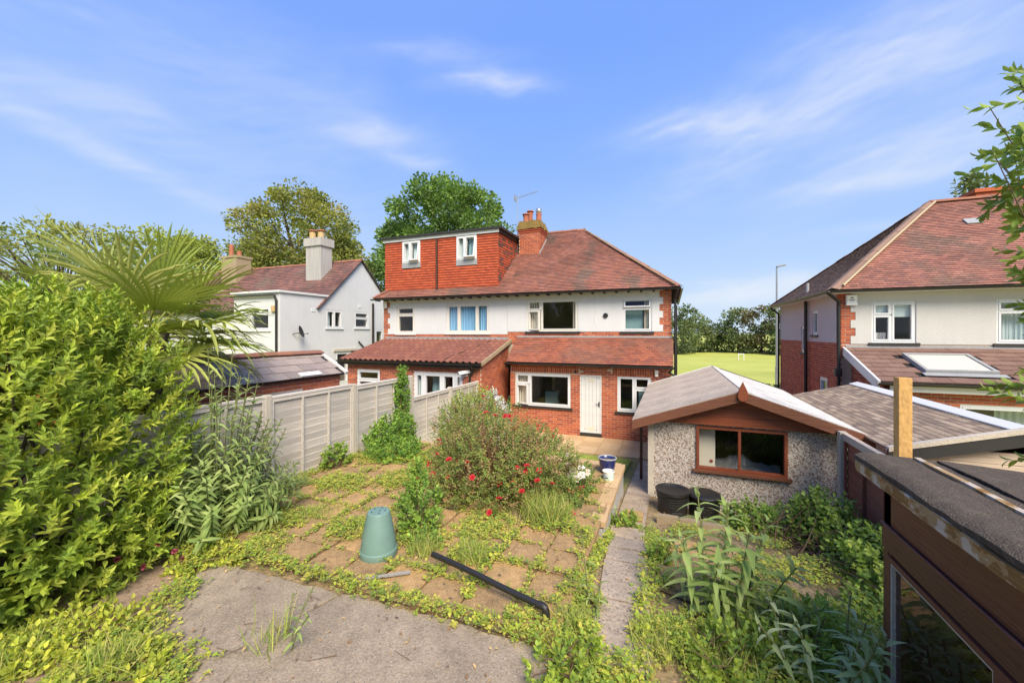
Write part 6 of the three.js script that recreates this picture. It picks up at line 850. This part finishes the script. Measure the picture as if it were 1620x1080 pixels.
// rose bush with its blooms
const petals = (() => { const r = rng(77), l = []; for (let k = 0; k < 13; k++) { const a = k * 2.4, o = k < 6 ? 0.5 : 1.15; l.push(LG.round.clone().applyMatrix4(place(new THREE.Matrix4(), V(0, 0, 0), V(Math.cos(a) * Math.sin(o), Math.cos(o), Math.sin(a) * Math.sin(o)), k < 6 ? 0.75 : 1))); } return join(l); })();
{
  const r = rng(1331), t = site('rose_bush', 'large tangled rose bush dotted with red blooms', 'shrub', [-2.6, 0.95, -5.8]), ells = [[[-2.55, 1.52, -5.6], [1.05, 0.68, 0.85]], [[-3.2, 1.65, -6.5], [0.85, 0.72, 0.75]], [[-1.95, 1.42, -5.75], [0.75, 0.62, 0.8]], [[-2.6, 1.25, -5.1], [0.8, 0.4, 0.5]]], pts = volume(ells, 3400, r, 0.6, 0.55, 23, 0.98);
  stems('stems', t, [-2.55, 0.92, -5.7, 0.3], volume(ells, 260, r, 0.9, 0.6, 24, 1.0), M.caneRed, 0.009, 0.003, r, 0.14);
  scatter('leaves', t, LG.small, M.leafMatte, shoots(pts, r, { len: 0.17, leaves: 8, size: 0.04, up: 0.35, open: 1.1, cols: [[0.15, 0.185, 0.035], [0.20, 0.215, 0.045], [0.11, 0.145, 0.03], [0.25, 0.17, 0.07], [0.13, 0.18, 0.03]] }));
  const red = leafSolid([0.50, 0.022, 0.03], 0.6, 0.25), pink = leafSolid([0.62, 0.05, 0.10], 0.6, 0.25), spots = [[-1.35, 1.12, -5.75], [-1.42, 1.0, -5.35], [-1.4, 0.98, -5.42], [-1.25, 1.06, -6.05], [-1.22, 0.99, -5.3], [-3.95, 2.0, -7.0], [-1.75, 1.75, -6.2], [-2.7, 1.0, -4.75]];
  for (const [p, n] of volume(ells, 400, r, 1, 0.2, 25, 1.1)) { if (spots.length > 46) break; if (n.z > 0.25 && p.y < 1.75 || n.y > 0.9) spots.push([p.x + n.x * 0.05, p.y + n.y * 0.03, p.z + n.z * 0.07]); }
  spots.forEach((s, i) => { const m = mesh('bloom', petals, i < 5 ? pink : red, t); m.scale.setScalar(i < 5 ? 0.062 : rr(0.036, 0.055, r)); m.rotation.set(rr(-0.2, 0.9, r), r() * 6, rr(-0.5, 0.5, r)); m.position.add(V(...s)); });
  const wr = site('white_rose', 'rose with a cluster of pale peach and white blooms at the bush edge', 'shrub', [-1.4, 0.95, -6.3]), wm = [leafSolid([0.78, 0.70, 0.60], 0.7, 0.3), leafSolid([0.80, 0.62, 0.45], 0.7, 0.3), leafSolid([0.82, 0.78, 0.74], 0.7, 0.3)], we = [[[-1.4, 1.15, -6.25], [0.32, 0.3, 0.35]], [[-1.3, 1.05, -5.75], [0.25, 0.18, 0.5]]];
  scatter('leaves', wr, LG.small, M.leaf, shoots(volume(we, 220, r, 0.7, 0.3, 26, 0.97), r, { len: 0.14, leaves: 7, size: 0.05, up: 0.4, cols: [[0.10, 0.16, 0.03], [0.13, 0.19, 0.04]] })); stems('stems', wr, [-1.4, 0.93, -6.2, 0.08], volume(we, 20, r, 0.8, 0.3, 27, 1), M.stemBrown, 0.008, 0.003, r, 0.06);
  for (const [x, y, z, s] of [[-1.42, 1.46, -6.2, 0.065], [-1.33, 1.42, -6.1, 0.07], [-1.26, 1.36, -6.05, 0.07], [-1.36, 1.33, -5.98, 0.075], [-1.47, 1.38, -6.1, 0.06], [-1.24, 1.28, -5.98, 0.075], [-1.32, 1.24, -5.94, 0.07], [-1.52, 1.48, -6.25, 0.05], [-1.18, 1.3, -6.1, 0.06], [-1.4, 1.27, -5.95, 0.06]]) { const m = mesh('bloom', petals, pick(wm, r), wr); m.scale.setScalar(s); m.rotation.set(rr(0.2, 1, r), r() * 6, rr(-0.5, 0.5, r)); m.position.add(V(x, y, z)); }
  const wf = site('white_flowering_shrub', 'white flowering spray behind the rose bush by the house', 'shrub', [-4.3, 0.1, -9.6]), we2 = [[[-4.3, 1.2, -9.6], [0.42, 0.75, 0.4]]]; const its = shoots(volume(we2, 160, r, 0.8, 0.3, 28), r, { len: 0.2, leaves: 10, size: 0.07, up: 0.5, cols: [[0.62, 0.62, 0.64], [0.7, 0.7, 0.7], [0.30, 0.34, 0.25]] }); scatter('flower_sprays', wf, LG.small, M.petal, its); stems('stems', wf, [-4.3, 0.05, -9.6, 0.1], volume(we2, 30, r, 0.6, 0.2, 29), M.stemBrown, 0.012, 0.004, r);
}
// shrubs and ivy
function shrub(name, label, base, ells, n, leaf, o, minY = -9, cat = 'shrub', group) { const r = rng(o.seed), t = site(name, label, cat, base, group); stems('stems', t, [base[0], base[1] - 0.03, base[2], o.spread ?? 0.1], volume(ells, o.stems ?? 24, r, 0.6, 0.2, o.seed + 1, base[1] + 0.05), M.stemBrown, o.r0 ?? 0.010, 0.003, r, 0.08); scatter('leaves', t, leaf, M.leaf, shoots(volume(ells, n, r, 0.7, o.rough ?? 0.3, o.seed + 2, minY), r, o)); return t; }
shrub('young_shrub', 'small bright green shrub beside the upturned planter', [-2.75, 0.98, -4.05], [[[-2.85, 1.3, -4.15], [0.30, 0.36, 0.32]], [[-2.6, 1.12, -3.9], [0.22, 0.16, 0.2]], [[-2.95, 1.6, -4.25], [0.12, 0.28, 0.12]]], 230, LG.small, { seed: 1341, len: 0.14, leaves: 8, size: 0.058, up: 0.7, cols: [[0.14, 0.22, 0.03], [0.18, 0.26, 0.04], [0.11, 0.19, 0.03]] }, 0.97);
shrub('climbing_ivy', 'bright green ivy climbing the fence beside its white post', [-5.72, 0.95, -7.6], [[[-5.74, 1.85, -7.68], [0.17, 0.72, 0.22]], [[-5.74, 2.45, -7.72], [0.10, 0.25, 0.12]], [[-5.55, 1.25, -7.1], [0.4, 0.42, 0.75]], [[-5.1, 1.1, -6.6], [0.55, 0.25, 0.6]]], 900, LG.round, { seed: 1351, len: 0.14, leaves: 6, size: 0.062, up: 0.35, cols: [[0.13, 0.22, 0.03], [0.17, 0.26, 0.035], [0.09, 0.17, 0.025]] }, 0.93, 'ivy');
shrub('green_shrub', 'airy lime-green shrub against the fence behind the rose bush', [-3.85, 0.9, -7.0], [[[-3.85, 1.6, -7.0], [0.42, 0.62, 0.42]], [[-3.5, 1.85, -7.3], [0.3, 0.5, 0.3]]], 330, LG.small, { seed: 1346, len: 0.2, leaves: 9, size: 0.05, up: 0.6, rough: 0.5, cols: [[0.19, 0.27, 0.03], [0.24, 0.31, 0.04], [0.15, 0.23, 0.03]], stems: 40 }, 0.95);
shrub('fence_weed', 'clump of ivy at the foot of the second fence panel', [-5.6, 0.95, -5.5], [[[-5.62, 1.15, -5.6], [0.2, 0.28, 0.3]]], 90, LG.round, { seed: 1356, len: 0.1, leaves: 6, size: 0.06, up: 0.4, cols: [[0.13, 0.21, 0.03], [0.17, 0.24, 0.035]] }, 0.93);
shrub('bramble_patch', 'dark green bramble patch spreading under the garage window', [1.6, 0.5, -6.3], [[[1.3, 0.58, -7.0], [0.65, 0.3, 0.4]], [[1.95, 0.75, -6.7], [0.45, 0.52, 0.5]], [[2.1, 0.82, -5.6], [0.36, 0.42, 0.8]], [[1.85, 0.74, -4.6], [0.42, 0.26, 0.6]]], 1050, LG.small, { seed: 1361, len: 0.2, leaves: 7, size: 0.078, up: 0.45, open: 1.2, cols: [[0.14, 0.215, 0.03], [0.17, 0.245, 0.034], [0.11, 0.175, 0.028], [0.21, 0.27, 0.045]], stems: 80, spread: 0.5 }, 0.4, 'bramble');
shrub('yard_hedge', 'low clipped green hedge beside the far drive', [4.9, 0, -22.4], [[[4.9, 0.4, -22.4], [1.1, 0.55, 0.6]], [[6.6, 0.4, -22.4], [1.1, 0.55, 0.6]]], 500, LG.small, { seed: 1371, len: 0.2, leaves: 8, size: 0.1, up: 0.5, cols: [[0.11, 0.16, 0.03], [0.15, 0.19, 0.04]] }, 0.02, 'hedge');
// buddleia: upright stems with opposite lance leaves, each near leaf a piece of its own
function buddleia(name, label, base, spec, { seed, size = 0.15, cols, single = 300, cat = 'shrub' }) {
  const r = rng(seed), t = site(name, label, cat, base), mats = cols.map((c) => leafSolid(tint(c, 1.8), 0.75, 0.4)), all = [], tubes = [];
  for (const [x, y, z, lx, ly, lz, n] of spec) {
    const c = new THREE.CatmullRomCurve3([V(x, y, z), V(x + lx * 0.35 + gauss(r) * 0.03, y + ly * 0.5, z + lz * 0.35 + gauss(r) * 0.03), V(x + lx, y + ly, z + lz)]); tubes.push(new THREE.TubeGeometry(c, 8, 0.006, 5, false));
    for (let k = 0; k < n; k++) { const u = mix(0.12, 1, (k + 0.5) / n), p = c.getPointAt(u), d = c.getTangentAt(u), a = d.clone().cross(V(1, 0.1, 0.2)).normalize(), b = d.clone().cross(a), az = k * 1.57 + r() * 0.5, s = size * (u > 0.85 ? mix(1, 0.35, (u - 0.85) / 0.15) : 0.75 + 0.35 * r()); for (const sg of [0, Math.PI]) { const q = a.clone().multiplyScalar(Math.cos(az + sg)).addScaledVector(b, Math.sin(az + sg)), o = u > 0.85 ? 0.45 : 1.0 + r() * 0.25; all.push({ p, d: d.clone().multiplyScalar(Math.cos(o)).addScaledVector(q, Math.sin(o)), s: s * (0.85 + 0.3 * r()), i: Math.floor(r() * cols.length), u: d }); } }
  }
  if (tubes.length < 20) tubes.forEach((g) => mesh('stem', g, M.stem, t)); else stuff(mesh('stems', join(tubes), M.stem, t));
  all.sort((m, n) => m.p.distanceTo(camPos) - n.p.distanceTo(camPos)); const rest = [];
  all.forEach((l, k) => { if (k < single) { const m = new THREE.Mesh(LG.lance, mats[l.i]); m.name = 'leaf'; place(new THREE.Matrix4(), l.p, l.d, l.s, l.u).decompose(m.position, m.quaternion, m.scale); add(t, m); } else rest.push({ ...l, c: cols[l.i] }); });
  if (rest.length) scatter('leaves', t, LG.lance, M.leafMatte, rest);
  return t;
}
{
  const r = rng(1401), fan = (cx, cz, y, n, sp, h0, h1, lean, lv) => { const l = []; for (let i = 0; i < n; i++) { const a = r() * 6.28, q = Math.sqrt(r()); l.push([cx + Math.cos(a) * q * sp, y, cz + Math.sin(a) * q * sp, Math.cos(a) * q * lean + gauss(r) * 0.05, rr(h0, h1, r), Math.sin(a) * q * lean + gauss(r) * 0.05, Math.round(lv * rr(0.8, 1.2, r))]); } return l; };
  const BC = [[0.16, 0.22, 0.055], [0.19, 0.25, 0.07], [0.13, 0.185, 0.045], [0.23, 0.275, 0.09]], PC = [[0.24, 0.28, 0.12], [0.28, 0.31, 0.15], [0.21, 0.26, 0.09]];
  const far = []; for (let i = 0; i < 130; i++) { const a = r() * 6.28, q = Math.sqrt(r()), x = -5.25 + Math.cos(a) * q * 0.42, z = -3.3 + Math.sin(a) * q * 0.5, top = mix(2.1, 0.45, q * q) * rr(0.45, 1.1, r); far.push([x, 0.97, z, Math.cos(a) * q * 0.55, top, Math.sin(a) * q * 0.6, 15]); }
  buddleia('buddleia', 'tall grey-green buddleia between the evergreen shrub and fence', [-5.25, 0.97, -3.25], far, { seed: 1411, size: 0.125, cols: BC });
  buddleia('buddleia', 'leggy green buddleia seedling in the weeds before the black bins', [0.45, 0.86, -4.05], [[0.28, 0.85, -4.15, -0.05, 1.08, -0.1, 14], [0.42, 0.85, -4.1, 0.06, 1.0, -0.06, 14], [0.2, 0.85, -4.0, -0.12, 0.72, 0.05, 11], [0.52, 0.85, -4.0, 0.1, 0.84, 0.04, 13], [0.62, 0.85, -4.15, 0.2, 0.86, -0.1, 13], [0.35, 0.85, -3.9, 0.02, 0.62, 0.1, 10], [0.72, 0.85, -4.05, 0.25, 0.6, 0.05, 10], [0.5, 0.86, -4.3, 0.02, 0.8, -0.15, 11], [0.15, 0.85, -4.2, -0.15, 0.55, -0.08, 9], [0.45, 0.85, -4.0, -0.04, 0.5, 0.12, 9], [0.8, 0.85, -3.9, 0.3, 0.42, 0.1, 8]], { seed: 1421, size: 0.195, cols: BC });
  buddleia('buddleia', 'pale downy buddleia seedling at the foot of the dark shed', [1.02, 0.93, -3.35], fan(1.0, -3.35, 0.93, 9, 0.22, 0.35, 0.62, 0.18, 8), { seed: 1431, size: 0.12, cols: PC });
  buddleia('tall_weed', 'thin reddish-stemmed weed standing on the foreground concrete', [-2.72, 1.0, -2.25], [[-2.72, 1.0, -2.25, 0.12, 0.42, -0.12, 4], [-2.66, 1.0, -2.22, 0.2, 0.34, 0.02, 4], [-2.8, 1.0, -2.3, -0.05, 0.3, -0.1, 4]], { seed: 1441, size: 0.07, cols: BC, cat: 'weed' });
  buddleia('tall_weed', 'thin weed with a yellow leaf beside the concrete path', [-0.66, 0.95, -3.55], [[-0.66, 0.95, -3.55, -0.1, 0.62, -0.12, 6], [-0.6, 0.95, -3.5, 0.03, 0.3, -0.05, 4]], { seed: 1451, size: 0.1, cols: [...BC, [0.5, 0.35, 0.04]], cat: 'weed' });
}
// ---------------------------------------------------------------- weeds, grass and litter
{
  const r = rng(1501), top = (x, D) => (D < 2.9 && x > -4.9 && x < -0.75 ? 1.02 : x < -0.86 && D < 7.6 ? upG(D) + 0.035 : groundY(x, D) + 0.01);
  const joint = (x, D) => { const fx = ((x + 5.56 + 0.226) / 0.452), fd = ((D - 3.2 + 0.226) / 0.452), a = Math.min(fx - Math.floor(fx), Math.ceil(fx) - fx), b = Math.min(fd - Math.floor(fd), Math.ceil(fd) - fd); return Math.min(a, b) * 0.452; };
  const patches = [[-4.86, 4.97, 0.42, 1], [-4.55, 3.75, 0.36, 1.1], [-3.6, 3.85, 0.3, 1.2], [-4.1, 5.5, 0.45, 1], [-4.2, 6.7, 0.7, 1.1], [-5.3, 6.6, 0.7, 1.2], [-4.96, 2.98, 0.42, 1.2], [-4.55, 2.72, 0.2, 1], [-4.2, 2.3, 0.22, 1.1], [-3.9, 1.95, 0.2, 0.9], [-4.2, 3.1, 0.3, 1], [-4.5, 1.45, 0.42, 1.2], [-3.75, 1.6, 0.36, 1], [-3.25, 1.8, 0.22, 0.6], [-1.95, 3.85, 0.24, 1.4], [-2.7, 4.0, 0.35, 1.2], [-2.1, 4.5, 0.42, 1], [-0.78, 3.6, 0.22, 1.1], [-0.85, 4.7, 0.22, 1.1], [-1.1, 3.08, 0.24, 1], [-0.75, 3.1, 0.25, 1.2], [-0.45, 2.85, 0.3, 1.2], [-1.4, 5.0, 0.36, 0.9], [0.15, 3.5, 0.42, 1.2], [0.8, 3.5, 0.5, 1.1], [-0.12, 4.4, 0.2, 1.0], [0.9, 4.5, 0.4, 0.7], [1.5, 4.2, 0.5, 0.9], [1.6, 5.6, 0.45, 0.8], [-0.65, 6.0, 0.22, 1.1], [-0.3, 5.9, 0.2, 1], [0.2, 6.2, 0.3, 0.8], [1.2, 3.4, 0.45, 1]];
  const dens = (x, D) => {
    let d = 0; for (const [px, pd, q, k] of patches) { const e = Math.hypot(x - px, D - pd) / q; if (e < 1.25) d = Math.max(d, k * sstep(1.2, 0.5, e + 0.8 * (fbm(x * 5, D * 5, 3, 91) - 0.5))); }
    if (x > -5.75 && x < -0.9 && D > 3 && D < 7.5) d = Math.max(d, sstep(0.06, 0.01, joint(x, D)) * sstep(0.36, 0.58, fbm(x * 1.1 + 5, D * 1.1, 3, 93)) * 0.85);
    if (x > -4.9 && x < -0.7) d = Math.max(d, sstep(0.13, 0.03, Math.abs(D - 2.98 - 0.06 * (fbm(x * 2, 1, 3, 95) - 0.5))) * 0.95 * sstep(0.2, 0.5, fbm(x * 3, 7, 3, 96) + 0.15));
    d = Math.max(d, sstep(0.22, 0.04, Math.abs(x + 5.7)) * (D < 8 ? 0.8 : 0), D > 2.9 && D < 5.6 ? sstep(0.13, 0.03, Math.abs(x + 0.80)) * 0.9 : 0, D > 2.9 && D < 5.8 ? sstep(0.16, 0.03, Math.abs(x + 0.20)) * 0.9 : 0);
    if (x > -0.2 && D > 2.5 && D < 6.8) d = Math.max(d, 0.6 * sstep(0.48, 0.66, fbm(x * 2.2, D * 2.2, 3, 97)));
    return d * (0.55 + 0.9 * fbm(x * 7, D * 7, 2, 98));
  };
  const broad = [], blades = [], WC = [[0.24, 0.28, 0.025], [0.18, 0.245, 0.025], [0.29, 0.30, 0.04], [0.14, 0.21, 0.025], [0.31, 0.29, 0.05]];
  for (let n = 0; n < 80000; n++) {
    const D = 1.0 + 7.0 * Math.pow(r(), 1.15), x = rr(-5.85, 2.4, r); if (x < -3.3 * D - 0.2 || x > 0.565 * D + 0.3) continue;
    const w = dens(x, D); if (r() > w) continue;
    const y = top(x, D), hgt = 0.02 + (x > -0.3 ? 0.24 * fbm(x * 3 + 7, D * 3, 3, 131) : 0.09) * w * r(), c = pick(WC, r), grassy = fbm(x * 2.3 + 40, D * 2.3, 2, 99) > 0.56;
    if (grassy && r() < 0.4) for (let k = 0; k < 3; k++) blades.push({ p: V(x + gauss(r) * 0.02, y - 0.01, -D + gauss(r) * 0.02), d: V(gauss(r) * 0.6, 1, gauss(r) * 0.6), s: rr(0.04, 0.11, r) * (0.6 + w * 0.6), c: r() < 0.2 ? [0.34, 0.27, 0.13] : tint(pick(WC, r), 0.9 + 0.4 * r()), u: sphereDir(r) });
    else for (let k = 0; k < 5; k++) { const a = r() * 6.28; broad.push({ p: V(x + gauss(r) * 0.03, y + hgt * (0.4 + 0.6 * r()), -D + gauss(r) * 0.03), d: V(Math.cos(a), rr(-0.1, 0.7, r), Math.sin(a)), s: 0.018 + 0.042 * r() * r(), c: tint(c, 0.75 + 0.5 * r()), u: V(gauss(r) * 0.4, 1, gauss(r) * 0.4) }); }
  }
  scatter('weeds', scene, LG.small, M.leafMatte, broad); scatter('grass_weeds', scene, LG.blade, M.leafMatte, blades);
  tag(scene.getObjectByName('weeds'), 'yellow-green creeping weeds filling joints and edges of the paving', 'weeds'); tag(scene.getObjectByName('grass_weeds'), 'fine grass blades sprouting among the creeping weeds', 'grass');
  const tall = []; for (const [cx, cd, q, n, h] of [[-3.65, 1.6, 0.25, 260, 0.24], [-4.4, 1.4, 0.4, 260, 0.22], [-2.85, 2.2, 0.2, 45, 0.3], [-1.5, 5.0, 0.35, 1100, 0.32], [-1.95, 3.8, 0.2, 500, 0.22], [-2.5, 3.75, 0.22, 500, 0.2], [-2.0, 1.72, 0.08, 60, 0.12], [-4.3, 4.0, 0.4, 500, 0.13], [-3.4, 4.0, 0.35, 500, 0.15], [0.5, 3.5, 0.5, 700, 0.22], [1.3, 4.0, 0.5, 700, 0.25], [-0.1, 3.3, 0.3, 400, 0.18], [-0.75, 3.3, 0.2, 400, 0.16]]) for (let k = 0; k < n; k++) { const x = cx + gauss(r) * q * 0.7, D = cd + gauss(r) * q * 0.7; tall.push({ p: V(x, top(x, D) - 0.02, -D), d: V(gauss(r) * 0.55, 1, gauss(r) * 0.55), s: h * rr(0.5, 1.2, r), c: tint(pick([[0.20, 0.26, 0.04], [0.27, 0.29, 0.06], [0.36, 0.32, 0.12], [0.15, 0.22, 0.03]], r), 0.85 + 0.3 * r()), u: sphereDir(r) }); }
  tag(scatter('tall_grass', scene, LG.blade, M.leafMatte, tall), 'tufts of long uncut grass standing about the garden', 'grass');
  const lawn = []; for (let k = 0; k < 26000; k++) { const x = rr(-3.6, -0.8, r), D = rr(7.75, 11.3, r); lawn.push({ p: V(x, lowG(D) + 0.03, -D), d: V(gauss(r) * 0.5, 1, gauss(r) * 0.5), s: rr(0.035, 0.075, r), c: tint(pick([[0.17, 0.25, 0.03], [0.22, 0.29, 0.04], [0.13, 0.21, 0.03]], r), 0.85 + 0.3 * r()), u: sphereDir(r) }); }
  tag(scatter('lawn_grass', scene, LG.blade, M.leafMatte, lawn), 'short green lawn grass between the raised wall and patio', 'grass');
  const dry = []; for (let k = 0; k < 2600; k++) { const D = 1 + 6.5 * r(), x = rr(-5.6, 2.0, r); if (x < -3.3 * D || r() > 0.35 + 0.9 * (fbm(x * 2, D * 2, 3, 120) - 0.35)) continue; dry.push({ p: V(x, top(x, D) + 0.008, -D), d: V(gauss(r), gauss(r) * 0.15, gauss(r)), s: rr(0.015, 0.045, r), c: tint(pick([[0.26, 0.15, 0.06], [0.18, 0.10, 0.045], [0.34, 0.24, 0.11], [0.10, 0.07, 0.045]], r), 0.7 + 0.6 * r()), u: UP }); }
  tag(scatter('leaf_litter', scene, LG.dry, M.leafMatte, dry), 'dry brown leaf litter scattered over slabs and concrete', 'leaves');
  for (const [cx, cd, q, n, h, nm] of [[0.35, 3.3, 0.35, 40, 0.3, 'leafy green weeds crowding the near end of the concrete path'], [0.95, 3.75, 0.4, 45, 0.34, 'leafy weeds between the two buddleia seedlings'], [-0.12, 4.9, 0.15, 22, 0.22, 'yellowish weeds along the far side of the concrete path'], [-0.62, 5.95, 0.2, 26, 0.28, 'nettle-like weeds in the gap below the retaining wall'], [-4.35, 1.62, 0.4, 60, 0.16, 'lime-green weeds at the foot of the big evergreen shrub'], [-3.6, 1.5, 0.34, 46, 0.15, 'lime-green weeds edging the brown bay of the concrete'], [-4.55, 2.75, 0.3, 38, 0.14, 'lime-green weeds where the evergreen shrub meets the slabs'], [-0.7, 2.75, 0.25, 34, 0.2, 'bindweed sprawling over the corner of the concrete']]) shrub('weed_clump', nm, [cx, groundY(cx, cd), -cd], [[[cx, groundY(cx, cd) + h * 0.4, -cd], [q, h * 0.7, q]], [[cx + q * 0.4, groundY(cx, cd) + h * 0.3, -cd - q * 0.5], [q * 0.7, h * 0.8, q * 0.6]]], n * 3, LG.small, { seed: 1600 + n, len: 0.16, leaves: 7, size: 0.06, up: 0.7, rough: 0.5, cols: cx < -3 ? [[0.27, 0.30, 0.03], [0.32, 0.33, 0.04], [0.22, 0.26, 0.03]] : [[0.17, 0.24, 0.03], [0.22, 0.28, 0.035], [0.13, 0.20, 0.03]], stems: 20, r0: 0.005 }, 0.3, 'weed');
  const tw = []; for (let k = 0; k < 60; k++) { const D = rr(1.8, 5.5, r), x = rr(-4.8, -0.8, r), a = r() * 6.28, l = rr(0.06, 0.3, r), y = top(x, D) + 0.008; tw.push(rod([x, y, -D], [x + Math.cos(a) * l, y + 0.01, -D + Math.sin(a) * l], 0.003, 0.0015, 4)); }
  tag(stuff(mesh('twigs', join(tw), M.stemBrown)), 'fallen dry twigs lying on slabs and concrete', 'twigs');
}

renderer.render(scene, camera);
